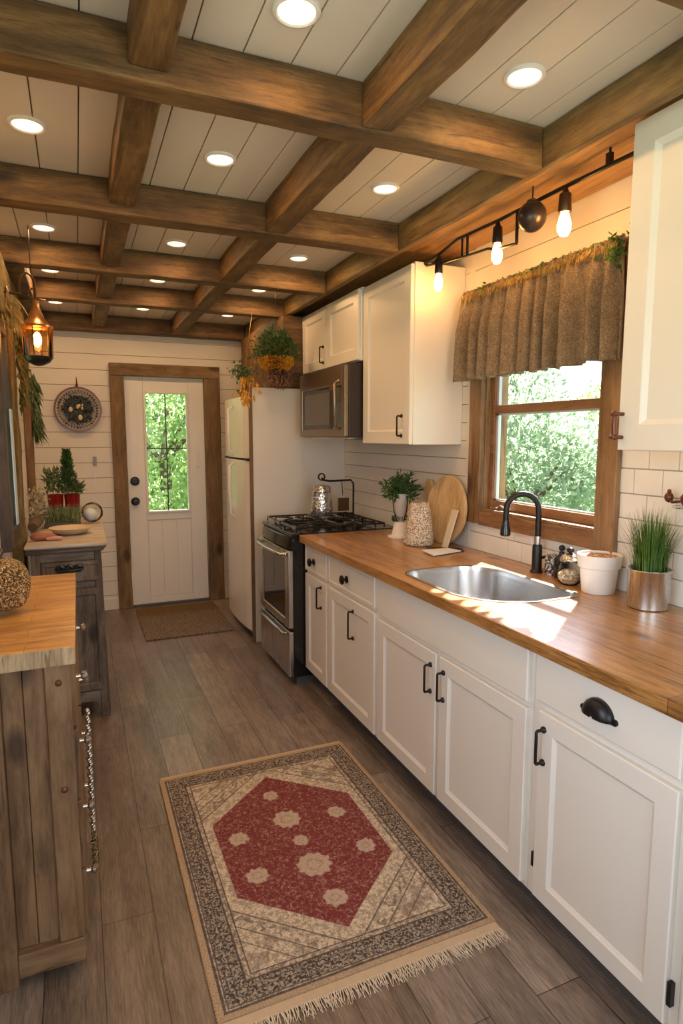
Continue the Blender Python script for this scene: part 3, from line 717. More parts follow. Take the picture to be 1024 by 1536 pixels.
b = B(); b.tube([(-.25, 3.80, ZT+.035), (-.235, 3.90, ZT+.06), (-.225, 4.02, ZT+.105), (-.232, 4.12, ZT+.15)], [.026, .038, .042, .034], 14); b.build('log_body', M_bark, t, smooth=60)
b = B()
for k in range(260):
    f = random.random(); b.leaf((-.235+random.gauss(0, .02), 3.86+.25*f, ZT+.08+.13*f+random.gauss(0, .012)), (random.gauss(.3, .5), random.gauss(0, .5), random.uniform(0, 1)), .03, .015)
b.build('lichen', plain('lichen', (.42,.36,.24), .9, var=.4, vs=40), t)

# ---------------------------------------------------------------- fridge, side panel, soffit box
o = B(); o.box(1.135, XR-.001, 4.225, 4.243, 0, 1.83); o = o.build('fridge_panel', M_cab, loc=(1.4, 4.23, 0), bevel=.002)
tag(o, 'tall plain white panel between the fridge and the stove', 'panel')
o = B(); o.box(1.112, 1.134, 4.222, 4.246, 0.002, 1.83); o = o.build('edge_strip', M_doorZ, loc=(1.12, 4.23, 0), bevel=.002)
tag(o, 'narrow brown wood strip on the front edge of the tall white panel', 'trim strip')
o = rough_box(1.36, XR-.008, 4.225, 5.40, 1.835, ZB, 'Y', .003, 12).build('wood_soffit_box', M_beamX, loc=(1.5, 4.8, 1.83), bevel=.006)
tag(o, 'brown wood boxed soffit above the fridge behind the hanging plants', 'soffit')
t = thing('refrigerator', (1.4, 4.62, 0), 'white top-freezer refrigerator facing the aisle beside the far door', 'refrigerator')
fy0, fy1 = 4.262, 4.99
B().box(1.14, XR-.03, fy0, fy1, .03, 1.775).build('fridge_body', M_fridge, t, bevel=.006)
B().box(1.15, 1.30, fy0+.01, fy1-.01, 0, .06).build('kick_grille', M_toe, t)
def curved_door(z0, z1, name):
    b = B(); prof = []
    n = 14
    for k in range(n+1):
        f = k/n; prof.append((1.085+.022*(2*f-1)**2+(.012 if k in (0, n) else 0), fy0+(fy1-fy0)*f))
    prof += [(1.138, fy1), (1.138, fy0)]
    b.prism(prof, 'Z', z0, z1); return b.build(name, M_fridge, t, bevel=.005, smooth=30)
fd = curved_door(1.335, 1.775, 'freezer_door'); ld = curved_door(.075, 1.32, 'fridge_door')
B().box(1.10, 1.138, fy0+.003, fy1-.003, 1.322, 1.333).build('door_gasket', M_rubber, t)
for z0, z1, pr in ((1.36, 1.72, fd), (.88, 1.30, ld)):
    b = B(); b.tube([(1.09, 4.60, z0), (1.052, 4.60, z0+.03), (1.048, 4.60, (z0+z1)/2), (1.052, 4.60, z1-.03), (1.09, 4.60, z1)], .011, 10); b.build('door_handle', M_fridge, pr, smooth=60)
t = thing('wooden_bowl', (1.23, 4.42, 1.778), 'small dark brown wooden bowl on top of the fridge', 'bowl')
b = B(); b.lathe([(.03, 1.778), (.05, 1.783), (.082, 1.83), (.085, 1.835), (.078, 1.832), (.045, 1.79), (0, 1.788)], (1.20, 4.60, 0), 28); b.build('bowl_body', plain('dark_brown_bowl', (.13,.055,.02), .4), t, smooth=50)
# hanging plants
def basket(root_loc, r, h, label, nleaf, leafL, fsp, big):
    x, y, z = root_loc
    t = thing('hanging_planter', root_loc, label, 'hanging plant')
    b = B(); b.lathe([(0, z-h), (r*.55, z-h*.9), (r*.92, z-h*.45), (r, z), (r*.9, z), (r*.8, z-h*.3), (0, z-h*.4)], (x, y, 0), 26)
    for v in b.bm.verts: v.co += noise.noise_vector(v.co*30)*.010
    b.build('moss_basket', plain('dark_moss', (.16,.08,.02), .9, var=.5, vs=40, bump=.8), t)
    b = B()
    for k in range(int(nleaf*2.4)):
        a = random.uniform(0, 2*PI); f = random.random(); rr = r*(1.0-.45*f*f); p = Vector((x+rr*math.cos(a), y+rr*math.sin(a), z-h*f*.9))
        b.leaf(p, (math.cos(a), math.sin(a), random.uniform(-.6, .6)), random.uniform(.014, .026), .016)
    b.build('golden_flowers', M_gold, t)
    b = B()
    for k in range(nleaf*3):
        a = random.uniform(0, 2*PI); el = random.uniform(-.1, 1.35)
        rr = fsp*random.random()**.45*(1+.28*noise.noise(Vector((math.cos(a)*2, math.sin(a)*2, el*2)))); 
        p = Vector((x+rr*math.cos(a)*math.cos(el), y+rr*math.sin(a)*math.cos(el)*.8, z+.005+rr*math.sin(el)*1.05))
        b.leaf(p, (math.cos(a)*math.cos(el)+random.gauss(0, .4), math.sin(a)*math.cos(el)+random.gauss(0, .4), math.sin(el)+random.gauss(0, .4)), leafL*random.uniform(.6, 1.2), leafL*.30)
    b.build('foliage', M_leaf, t)
    b = B()
    for k in range(16):
        a = random.uniform(0, 2*PI); el = random.uniform(.2, 1.2); b.tube([(x, y, z-.01), (x+fsp*.8*math.cos(a)*math.cos(el), y+fsp*.6*math.sin(a)*math.cos(el), z+fsp*.85*math.sin(el))], .0018, 5)
    b.build('stems', M_straw, t)
    return t, r, h
t, r, h = basket((1.262, 4.06, 2.015), .106, .085, 'bushy green hanging plant in a golden flower basket by the fridge panel', 800, .026, .165, True)
b = B()
for k in range(600):
    f = random.random(); b.leaf((1.285+random.gauss(0, .036), 4.06+random.gauss(0, .03), 1.95-.12*f), (random.gauss(0, .6), random.gauss(0, .6), -1), random.uniform(.018, .032), .014)
b.build('dried_blooms', M_plum, t)
b = B(); b.cyl((1.262, 4.06, 1.99), (1.262, 4.06, ZC-.002), .0018, n=6); b.build('hanging_cord', M_bronze, t)
t2 = thing('dried_flower_bunch', (1.06, 4.10, 1.93), 'small bunch of golden seed pods with grey green leaves beside the fridge top', 'dried flowers')
t2.location = (1.06, 4.10, 1.93)
b = B()
for k in range(170):
    f = random.random(); w_ = .014+.030*math.sin(PI*min(1, f*1.1)); b.leaf((1.063+random.gauss(0, w_), 4.10+random.gauss(0, w_), 1.90-.185*f), (random.gauss(0, .35), random.gauss(0, .35), -1), random.uniform(.02, .04), .013)
b.build('golden_pods', M_gold, t2)
b = B()
for k in range(170):
    b.leaf((1.035+random.gauss(0, .030), 4.10+random.gauss(0, .03), 1.915+random.gauss(0, .022)), (random.gauss(0, 1), random.gauss(0, 1), random.gauss(.2, 1)), .032, .014)
b.build('grey_green_leaves', M_sprig, t2)
b = B(); b.tube([(1.06, 4.10, 1.90), (1.065, 4.10, 2.0), (1.10, 4.13, 2.2), (1.16, 4.28, 2.34)], .0018, 6); b.build('hanging_cord', M_straw, t2)

# ---------------------------------------------------------------- stove
t = thing('gas_stove', (1.45, 3.68, 0), 'stainless steel gas range with black cooktop between counter and white panel', 'stove')
sy0, sy1, sx = 3.365, 3.985, 1.135
B().box(sx, XR-.01, sy0, sy1, .05, .905).build('stove_body', M_blackgloss, t, bevel=.003)
b = B(); b.box(sx+.02, XR-.05, sy0+.02, sy1-.02, 0, .05); b.build('plinth', M_toe, t)
b = B(); b.box(sx-.010, XR-.004, sy0-.002, sy1+.002, .905, .925); b.build('cooktop', M_blackgloss, t, bevel=.006)
b = B()
n = 12; prof = [(sx-.03+.02*(0), 0)]
pts = []
for k in range(n+1):
    f = k/n; pts.append((sx-.012-.028*math.sin(PI*f)**.6, sy0+(sy1-sy0)*f))
b.loft([[(x_, y_, .835) for x_, y_ in pts]+[(sx+.01, sy1, .835), (sx+.01, sy0, .835)], [(x_+.012, y_, .905) for x_, y_ in pts]+[(sx+.01, sy1, .905), (sx+.01, sy0, .905)]])
b.build('control_panel', M_blackgloss, t, bevel=.004, smooth=30)
dd = B(); 
for y0_, y1_, z0_, z1_ in ((sy0, sy0+.075, .355, .825), (sy1-.075, sy1, .355, .825), (sy0+.075, sy1-.075, .765, .825), (sy0+.075, sy1-.075, .355, .405)): dd.box(sx-.032, sx-.001, y0_, y1_, z0_, z1_)
dd = dd.build('oven_door', M_steel, t, bevel=.006)
B().box(sx-.026, sx-.010, sy0+.075, sy1-.075, .405, .765).build('oven_window', plain('dark_oven_glass', (.10,.10,.10), .04, .85), dd)
b = B(); ya, yb_ = sy0+.04, sy1-.04
b.tube([(sx-.032, ya, .80), (sx-.062, ya+.01, .80)]+[(sx-.066-.012*math.sin(PI*k/8), ya+(yb_-ya)*k/8, .80) for k in range(1, 8)]+[(sx-.062, yb_-.01, .80), (sx-.032, yb_, .80)], .012, 12)
b.build('oven_handle', M_steel, dd, smooth=60)
dw = B(); dw.box(sx-.030, sx-.001, sy0, sy1, .055, .335); dw = dw.build('warming_drawer', M_steel, t, bevel=.006)
b = B(); b.tube([(sx-.030, ya, .315), (sx-.05, ya+.02, .315), (sx-.05, yb_-.02, .315), (sx-.030, yb_, .315)], .010, 10); b.build('drawer_handle', M_steel, dw, smooth=60)
for cy in (3.52, 3.83):
    for cx_ in (1.30, 1.60):
        b = B(); b.lathe([(.05, .925), (.045, .936), (.028, .938), (.026, .946), (0, .948)], (cx_, cy, 0), 22); b.build('burner', M_black, t, smooth=40)
        b = B()
        for a in range(4):
            an = a*PI/2+PI/4
            b.tube([(cx_+.025*math.cos(an), cy+.025*math.sin(an), .958), (cx_+.135*math.cos(an), cy+.135*math.sin(an), .958), (cx_+.14*math.cos(an), cy+.14*math.sin(an), .928)], .006, 6)
        for q in (-1, 1):
            b.tube([(cx_-.14, cy+q*.138, .93), (cx_-.14, cy+q*.138, .955), (cx_+.14, cy+q*.138, .955), (cx_+.14, cy+q*.138, .93)], .006, 6)
            b.tube([(cx_+q*.14, cy-.138, .955), (cx_+q*.14, cy+.138, .955)], .006, 6)
        b.build('grate', M_blackgloss, t, smooth=60)
# kettle-like jug and wire stand
t = thing('silver_jug', (1.50, 3.84, .955), 'patterned silver glass jug standing on the far stove grate', 'jug')
b = B(); b.lathe([(.074, .962), (.078, .968), (.074, 1.02), (.062, 1.12), (.060, 1.155), (.054, 1.163), (.03, 1.168), (0, 1.170)], (1.50, 3.84, 0), 32); b.build('jug_body', speckle('hammered_silver', (.42,.39,.36), (.66,.63,.59), (.85,.82,.78), 70, .18, .85, .6), t, smooth=40)
b = B(); b.lathe([(.064, 1.118), (.066, 1.123), (.064, 1.128)], (1.50, 3.84, 0), 32, cap0=False, cap1=False); b.build('jug_band', M_steel, t, smooth=40)
t = thing('wire_stand', (1.68, 3.86, .93), 'black wire frame with hanging ladle behind the silver jug', 'rack')
b = B(); b.tube([(1.735, 3.84, .962), (1.735, 3.84, 1.17), (1.715, 3.84, 1.195), (1.56, 3.84, 1.192), (1.515, 3.84, 1.20), (1.50, 3.84, 1.215)], .007, 8)
b.lathe([(.018, -.006), (.026, -.006), (.026, .006), (.018, .006), (.018, -.006)], (1.50, 3.84, 1.222), 16, 'Y', False, False)
b.tube([(1.735, 3.84, .966), (1.62, 3.84, .966)], .006, 8); b.build('frame', M_black, t, smooth=60)
b = B(); b.tube([(1.648, 3.84, 1.192), (1.655, 3.84, 1.09)], .004, 6); b.box(1.618, 1.70, 3.834, 3.842, .985, 1.075); b.build('hanging_ladle', M_bronze, t, bevel=.004)

# ---------------------------------------------------------------- microwave
t = thing('microwave', (1.6, 3.65, 1.48), 'bronze stainless over-range microwave under the small wall cabinets', 'microwave')
my0, my1, mx = 3.275, 4.045, 1.45
M_bsteel = plain('warm_bronze_steel', (.27,.205,.145), .3, .9, var=.1, vs=3)
B().box(mx, XR-.005, my0, my1, 1.485, 1.912).build('microwave_body', plain('brown_black_shell', (.030,.017,.011), .35), t, bevel=.004)
md = B()
for y0_, y1_, z0_, z1_ in ((my0, my0+.05, 1.49, 1.90), (my1-.045, my1, 1.49, 1.90), (my0+.05, my1-.045, 1.79, 1.90), (my0+.05, my1-.045, 1.49, 1.535)): md.box(mx-.028, mx-.001, y0_, y1_, z0_, z1_)
md = md.build('microwave_door', M_bsteel, t, bevel=.005)
B().box(mx-.022, mx-.001, my0+.05, my1-.045, 1.535, 1.79).build('door_glass', plain('dark_glass', (.025,.022,.020), .08), md)
B().box(mx-.0235, mx-.0225, my0+.24, my1-.09, 1.565, 1.76).build('mesh_window', plain('grey_mesh', (.12,.11,.095), .3, .2), md)
b = B(); b.tube([(mx-.028, my0+.075, 1.815), (mx-.058, my0+.075, 1.80), (mx-.058, my0+.075, 1.55), (mx-.028, my0+.075, 1.535)], .009, 10); b.build('door_handle', M_bsteel, md, smooth=60)
B().box(mx+.02, XR-.1, my0+.05, my1-.1, 1.476, 1.486).build('vent_grille', M_steel, t)

# ---------------------------------------------------------------- wall cabinets
def iron_pull(parent, x, y, z, L, out=-1):
    b = B(); b.tube([(x, y, z-L/2), (x-.026, y, z-L/2), (x-.028, y, z-L/2+.004), (x-.028, y, z+L/2-.004), (x-.026, y, z+L/2), (x, y, z+L/2)], .0048, 8)
    for q in (-1, 1): b.lathe([(.010, 0), (.010, -.005), (.005, -.010)], (x, y, z+q*L/2), 12, 'X')
    return b.build('door_pull', M_black, parent, smooth=60)
UX = 1.53
t = thing('tall_wall_cabinet', (1.7, 3.0, 1.45), 'tall white shaker wall cabinet left of the window', 'cabinet')
B().box(UX+.019, XR-.001, 2.705, 3.262, 1.45, 2.335).build('cabinet_box', M_cab, t, bevel=.004)
dd = B(); panel_door(dd, (UX+.019, 2.712, 1.452), (0,1,0), (0,0,1), (-1,0,0), .545, .872, .019, .065, .010, .010); dd = dd.build('cabinet_door', M_cab, t)
iron_pull(dd, UX, 2.79, 1.545, .10)
t = thing('small_wall_cabinet', (1.7, 3.75, 1.92), 'short two-door white wall cabinet above the microwave', 'cabinet')
B().box(UX-.005, XR-.001, 3.265, 4.222, 1.925, 2.335).build('cabinet_box', M_cab, t, bevel=.004)
for y0_, w_, yp in ((3.275, .485, 0), (3.768, .448, 3.80)):
    dd = B(); panel_door(dd, (UX-.005, y0_, 1.93), (0,1,0), (0,0,1), (-1,0,0), w_, .395, .019, .065, .010, .010); dd = dd.build('cabinet_door', M_cab, t)
    if yp: iron_pull(dd, UX-.024, 3.812, 2.02, .10)
t = thing('near_wall_cabinet', (1.7, 1.1, 1.45), 'large white wall cabinet at the right edge beside the window', 'cabinet')
B().box(UX+.019, XR-.001, .55, 1.415, 1.447, 2.390).build('cabinet_box', M_cab, t, bevel=.006)
dd = B(); panel_door(dd, (UX+.019, .80, 1.450), (0,1,0), (0,0,1), (-1,0,0), .612, .938, .021, .075, .012, .016); dd = dd.build('cabinet_door', M_cab, t)
b = B()
b.tube([(UX, 1.395, 1.558), (UX-.03, 1.397, 1.558)], .006, 8); b.tube([(UX, 1.395, 1.488), (UX-.03, 1.397, 1.488)], .006, 8)
b.ball((UX-.034, 1.397, 1.558), .011, (1.2, 1.3, .8), 2); b.ball((UX-.034, 1.397, 1.488), .012, (1.2, 1.4, .8), 2)
b.tube([(UX-.034, 1.397, 1.558), (UX-.036, 1.397, 1.522), (UX-.034, 1.397, 1.488)], [.005, .007, .005], 8)
b.build('door_pull', M_rust, dd, smooth=60)

# ---------------------------------------------------------------- base cabinets
FX = 1.20; BX = FX+.018
def base_unit(name, y0, y1, label, fronts):
    t = thing(name, ((BX+XR)/2, (y0+y1)/2, 0), label, 'cabinet', 'white base cabinets under the worktop')
    b = B(); b.box(BX, BX+.02, y0, y1, .10, .879); b.box(XR-.012, XR-.001, y0, y1, .10, .879); b.box(BX+.02, XR-.012, y0, y0+.016, .10, .879); b.box(BX+.02, XR-.012, y1-.016, y1, .10, .879); b.box(BX+.02, XR-.012, y0+.016, y1-.016, .10, .116); b.build('cabinet_box', M_cab, t)
    B().box(1.285, 1.30, y0, y1, 0, .10).build('toe_kick', M_toe, t)
    for kind, a, e, z0, z1, extra in fronts:
        b = B(); nm = 'cabinet_door' if kind == 'door' else 'drawer_front'
        if kind == 'door': panel_door(b, (BX, a, z0), (0,1,0), (0,0,1), (-1,0,0), e-a, z1-z0, .018, .058, .009, .012)
        elif kind == 'drawer': panel_door(b, (BX, a, z0), (0,1,0), (0,0,1), (-1,0,0), e-a, z1-z0, .018, .016, .003, .006)
        else: slab_door(b, (BX, a, z0), (0,1,0), (0,0,1), (-1,0,0), e-a, z1-z0)
        p = b.build(nm if kind != 'false' else 'false_front', M_cab, t)
        if extra is None: continue
        if extra[0] == 'pull': iron_pull(p, FX, extra[1], extra[2], extra[3])
        if extra[0] == 'knob':
            b = B(); b.lathe([(.019, 0), (.019, -.003), (.008, -.008), (.008, -.016), (.022, -.022), (.024, -.028), (.018, -.034), (0, -.036)], (FX, extra[1], extra[2]), 24, 'X'); b.build('drawer_knob', M_black, p, smooth=40)
        if extra[0] == 'cup':
            b = B(); n = 16; rings = []
            for d_, r_ in ((0, 1.0), (-.010, .98), (-.020, .84), (-.027, .55), (-.029, .1)):
                ring = [(FX+d_, extra[1]+.048*r_*math.cos(PI*k/n), extra[2]-.022+.046*r_*math.sin(PI*k/n)) for k in range(n+1)]
                rings.append(ring)
            b.loft(rings, False, False, closed=False)
            b.lathe([(.0075, 0), (.0075, -.005), (0, -.006)], (FX, extra[1]-.052, extra[2]-.018), 12, 'X'); b.lathe([(.0075, 0), (.0075, -.005), (0, -.006)], (FX, extra[1]+.052, extra[2]-.018), 12, 'X')
            b.box(FX-.004, FX, extra[1]-.050, extra[1]+.050, extra[2]-.026, extra[2]-.018)
            o = b.build('cup_pull', M_black, p, smooth=50, solid=.003)
    return t
base_unit('base_cabinet', 3.0, 3.355, 'narrow white base cabinet with one drawer next to the stove', [('drawer', 3.012, 3.345, .715, .865, ('knob', 3.20, .785)), ('door', 3.012, 3.345, .115, .695, ('pull', 3.085, .605, .115))])
base_unit('base_cabinet', 2.405, 2.999, 'white base cabinet with black knob drawer second from the stove', [('drawer', 2.425, 2.985, .715, .865, ('knob', 2.735, .785)), ('door', 2.425, 2.985, .115, .695, ('pull', 2.655, .575, .135))])
base_unit('sink_base_cabinet', 1.379, 2.404, 'wide white two-door base cabinet below the sink', [('false', 1.395, 2.39, .70, .866, None), ('door', 1.90, 2.39, .115, .68, ('pull', 1.935, .575, .105)), ('door', 1.395, 1.878, .115, .68, ('pull', 1.845, .575, .105))])
tD = base_unit('base_cabinet', .86, 1.378, 'white base cabinet with black cup-pull drawer in the right foreground', [('false', .885, 1.358, .725, .868, ('cup', 1.118, .80)), ('door', .885, 1.340, .115, .70, ('pull', 1.315, .60, .10))])
for y0_, y1_, z0_, z1_ in ((1.345, 1.353, .20, .245), (.872, .882, .17, .23)): B().box(FX+.004, BX+.001, y0_, y1_, z0_, z1_).build('hinge', M_black, tD)
base_unit('base_cabinet', .25, .859, 'white base cabinet cut off at the lower right corner', [('false', .27, .845, .725, .868, None), ('door', .27, .845, .115, .70, None)])

# worktop with the sink cut out
def rrect(x0, x1, y0, y1, r, z, n=8, rr=None):
    pts = []
    rs = rr or [r]*4
    for (cx_, cy_, a0), q in zip([(x1, y1, 0), (x0, y1, 90), (x0, y0, 180), (x1, y0, 270)], rs):
        ox = cx_-q if cx_ == x1 else cx_+q; oy = cy_-q if cy_ == y1 else cy_+q
        for k in range(n+1):
            a = math.radians(a0+90*k/n); pts.append((ox+q*math.cos(a), oy+q*math.sin(a), z))
    return pts
SX0, SX1, SY0, SY1 = 1.235, 1.645, 1.645, 2.25
SR = [.16, .09, .24, .05]
def counter():
    top = bpy.data.meshes.new('worktop'); bm = bmesh.new()
    x0, x1, y0, y1 = 1.165, XR-.002, .2, 3.352
    def cap(z):
        outer = [bm.verts.new(p) for p in rrect(x0, x1, y0, y1, .012, z, 3)]
        inner = [bm.verts.new(p) for p in rrect(SX0, SX1, SY0, SY1, .15, z, 8, SR)]
        es = [bm.edges.new((outer[i], outer[(i+1) % len(outer)])) for i in range(len(outer))]+[bm.edges.new((inner[i], inner[(i+1) % len(inner)])) for i in range(len(inner))]
        bmesh.ops.triangle_fill(bm, use_beauty=True, use_dissolve=False, edges=es)
        return outer, inner
    o1, i1 = cap(.88); o2, i2 = cap(.92)
    for A, D in ((o1, o2), (i1, i2)):
        for i in range(len(A)): bm.faces.new([A[i], A[(i+1) % len(A)], D[(i+1) % len(D)], D[i]])
    bmesh.ops.recalc_face_normals(bm, faces=bm.faces); bm.to_mesh(top); bm.free(); top.materials.append(M_counter)
    o = bpy.data.objects.new('worktop', top); C.objects.link(o)
    md = o.modifiers.new('bevel', 'BEVEL'); md.width = .004; md.segments = 2; md.limit_method = 'ANGLE'; md.angle_limit = math.radians(50)
    tag(o, 'long knotty butcher block worktop along the right wall with the sink cut in', 'worktop')
counter()
t = thing('kitchen_sink', (1.43, 1.95, .92), 'rounded stainless steel basin set into the butcher block worktop', 'sink')
b = B(); rings = []
for off, z in ((-.012, .9205), (-.012, .9235), (-.004, .925), (.006, .922), (.010, .90), (.014, .80), (.030, .755), (.07, .742), (.16, .738)):
    rings.append(rrect(SX0+off, SX1-off, SY0+off, SY1-off, .1, z, 10, [max(.02, q-off) for q in SR]))
b.loft(rings, False, True); b.build('basin', M_sink, t, smooth=50)
b = B(); b.lathe([(.042, .7395), (.040, .743), (.030, .741), (0, .740)], (1.45, 1.95, 0), 24); b.build('drain', M_steel, t, smooth=40)

# ---------------------------------------------------------------- faucet
t = thing('kitchen_faucet', (1.765, 2.02, .92), 'tall black gooseneck kitchen faucet behind the sink', 'faucet')
fx, fy = 1.765, 2.02
b = B(); b.lathe([(.026, .921), (.026, .927), (.021, .932), (.0205, 1.03), (.017, 1.04), (.0, 1.042)], (fx, fy, 0), 24); b.build('faucet_body', M_black, t, smooth=40)
b = B(); pts = [(fx, fy, 1.03), (fx, fy, 1.10), (fx, fy, 1.17)]
ux, uy = -.90, .43
R_ = .068
for k in range(1, 12):
    a = PI*k/12; q = R_*(1-math.cos(a)); pts.append((fx+ux*q, fy+uy*q, 1.185+R_*math.sin(a)))
pts += [(fx+ux*2*R_, fy+uy*2*R_, 1.16), (fx+ux*2*R_, fy+uy*2*R_, 1.135)]
b.tube(pts, .0125, 14); b.build('gooseneck', M_black, t, smooth=60)
b = B(); ex, ey = fx+ux*2*R_, fy+uy*2*R_; b.lathe([(.013, 1.14), (.016, 1.12), (.021, 1.10), (.022, 1.08), (.018, 1.075), (0, 1.074)], (ex, ey, 0), 20); b.build('spray_head', M_blackgloss, t, smooth=40)
b = B(); b.lathe([(.014, 1.035), (.015, 1.055), (.014, 1.075)], (fx, fy, 0), 20, cap0=False, cap1=False); b.build('collar', M_steel, t, smooth=40)
b = B(); b.tube([(fx+.01, fy-.02, .985), (fx+.012, fy-.045, .995)], .006, 8); b.build('lever', M_black, t, smooth=60)

# ---------------------------------------------------------------- sink window
wdw = sempty('window_1', (XR, 2.15, 1.06))
b = B()
for a in ((XR-.028, XR-.001, 1.672, 1.768, .99, 2.19),): rb = rough_box(*a, 'Z', .002)
rb.build('right_casing', M_winZ, wdw, bevel=.004)
rough_box(XR-.028, XR, 2.512, 2.606, 1.06, 2.19, 'Z', .002).build('left_casing', M_winZ, wdw, bevel=.004)
b = B(); b.box(XR-.024, XR, 1.769, 2.511, 1.055, 1.125); b.box(XR-.024, XR, 1.769, 2.511, 2.095, 2.19); b.build('horizontal_casing', M_winY, wdw, bevel=.004)
b = B(); b.box(XR, XR+.13, 1.765, 1.772, 1.135, 2.095); b.box(XR, XR+.13, 2.505, 2.512, 1.135, 2.095); b.box(XR-.02, XR+.13, 1.769, 2.511, 1.126, 1.138); b.build('reveal_lining', M_winZ, wdw)
b = B()
for y0_, y1_, z0_, z1_ in ((1.772, 1.800, 1.139, 2.09), (2.477, 2.505, 1.139, 2.09), (1.80, 2.477, 1.139, 1.180), (1.80, 2.477, 1.600, 1.640)): b.box(XR+.03, XR+.07, y0_, y1_, z0_, z1_)
b.build('sash_frame', M_winY, wdw, bevel=.003)
b = B()
for y0_, y1_, z0_, z1_ in ((1.800, 1.806, 1.180, 1.600), (2.462, 2.477, 1.180, 1.600), (1.80, 2.477, 1.180, 1.187), (1.80, 2.477, 1.592, 1.600), (2.462, 2.477, 1.64, 2.09)): b.box(XR+.042, XR+.058, y0_, y1_, z0_, z1_)
b.build('aluminium_edge', plain('pale_blue_aluminium', (.62,.68,.74), .35, .3), wdw)
B().box(XR+.049, XR+.052, 1.80, 2.477, 1.18, 1.60).build('lower_pane', M_glass, wdw)
B().box(XR+.062, XR+.065, 1.80, 2.477, 1.64, 2.09).build('upper_pane', M_glass, wdw)
b = B(); b.tube([(XR+.02, 2.42, 1.15), (XR+.005, 2.38, 1.160), (XR-.005, 2.34, 1.155), (XR+.01, 2.31, 1.15)], .005, 8); b.box(XR+.0, XR+.03, 2.40, 2.45, 1.139, 1.150); b.build('crank_handle', M_steel, wdw, smooth=50)
# curtain
t = thing('curtain_rod', (1.80, 2.12, 2.155), 'thin curtain rod with small leafy vine above the sink window', 'curtain rod')
b = B(); b.tube([(1.838, 2.615, 2.158), (1.785, 2.612, 2.158), (1.785, 1.645, 2.158), (1.838, 1.643, 2.158)], .005, 8); b.build('rod', M_bronze, t, smooth=60)
b = B()
for k in range(150):
    f = random.random()**1.3; y_ = 1.655+.95*f; b.leaf((1.775+random.gauss(0, .012), y_, 2.168+random.gauss(0, .006)), (random.gauss(-.4, .5), random.gauss(0, 1), random.gauss(.1, .6)), .022, .013)
for k in range(70): b.leaf((1.762+random.gauss(0, .01), 1.675+random.gauss(0, .022), 2.135+random.gauss(0, .025)), (random.gauss(-.4, .5), random.gauss(0, 1), random.gauss(0, .6)), .026, .016)
b.build('leafy_vine', M_leafy, t)
b = B()
for k in range(900): b.leaf((1.752+random.gauss(0, .006), random.uniform(1.66, 2.60), 2.172-random.random()*.018), (random.gauss(-.25, .2), random.gauss(0, .25), -1), random.uniform(.018, .045), .004)
b.build('header_fringe', M_straw, t)
b = B(); rings = []
NY, NZ = 260, 40; ycur0, ycur1 = 1.652, 2.605
for j in range(NZ+1):
    f = j/NZ; z = 2.185-.425*f; ring = []
    for i in range(NY+1):
        u = i/NY; y = ycur0+(ycur1-ycur0)*u
        hd = max(0, 1-abs(f-.06)/.10)
        ph = 11*2*PI*u+1.7*math.sin(5*u*PI)+.9*math.sin(11*u)
        amp = .003+.030*min(1, f*2.2)
        dx = amp*math.sin(ph)+amp*.35*math.sin(2.1*ph+1)+(1-min(1, f*3))*.006*math.sin(ph*4.3+3*noise.noise(Vector((u*20, f*3, 0))))
        y2 = y+(.012*math.sin(ph*1.0+1)*f)-(.5-u)*.02*f*1.4
        ring.append((1.765+dx-.010*f+(.008*hd if f < .1 else 0), y2, z+.004*math.sin(ph*.5+2)*f+(.006*noise.noise(Vector((u*60, 0, 0))) if j == 0 else 0)))
    rings.append(ring)
b.loft(rings, False, False, closed=False)
o = b.build('cafe_curtain', M_burlap, loc=(1.77, 2.12, 2.16), smooth=80, solid=.003)
tag(o, 'short gathered brown textured curtain over the top of the sink window', 'curtain')

# ---------------------------------------------------------------- bar pendant lamp
t = thing('bar_light_fixture', (1.60, 2.1, 2.345), 'black iron bar lamp with three glowing bulbs above the sink window', 'lamp')
b = B(); b.tube([(1.60, 1.425, 2.345), (1.60, 1.80, 2.352), (1.60, 2.12, 2.352), (1.60, 2.42, 2.362), (1.60, 2.55, 2.340), (1.60, 2.70, 2.325)], .0075, 8)
b.build('main_bar', M_black, t, smooth=60)
b = B(); b.tube([(1.60, 2.69, 2.315), (1.60, 2.55, 2.292), (1.60, 2.35, 2.272), (1.60, 2.20, 2.262), (1.60, 2.14, 2.245), (1.60, 2.015, 2.232)], .0055, 8)
b.cyl((1.60, 2.015, 2.235), (1.60, 2.015, 2.350), .0065, n=8); b.cyl((1.60, 2.345, 2.27), (1.60, 2.345, 2.36), .006, n=8); b.cyl((1.60, 2.385, 2.275), (1.60, 2.385, 2.36), .005, n=8)
b.tube([(1.60, 2.015, 2.330), (1.60, 1.95, 2.338)], .005, 8)
b.build('lower_bar', M_black, t, smooth=60)
b = B(); b.box(1.592, 1.608, 1.56, 1.578, 2.350, 2.385); b.cyl((1.60, 1.568, 2.38), (1.60, 1.568, 2.40), .004, n=8); b.build('ceiling_hanger', M_black, t)
for y_, s_ in ((1.76, 1.1), (2.135, 1.0), (2.575, .92)):
    zt = 2.345 if y_ < 2.5 else 2.33
    sk = B(); sk.lathe([(.008, zt), (.012, zt-.012), (.019*s_, zt-.020), (.021*s_, zt-.075), (.019*s_, zt-.080), (0, zt-.081)], (1.60, y_, 0), 20); sk = sk.build('lamp_socket', M_bronze if y_ < 2 else M_black, t, smooth=40)
    b = B(); b.lathe([(.011*s_, zt-.080), (.016*s_, zt-.095), (.0215*s_, zt-.120), (.020*s_, zt-.142), (.012*s_, zt-.157), (0, zt-.160)], (1.60, y_, 0), 24); b.build('lit_bulb', M_bulb, sk, smooth=60)
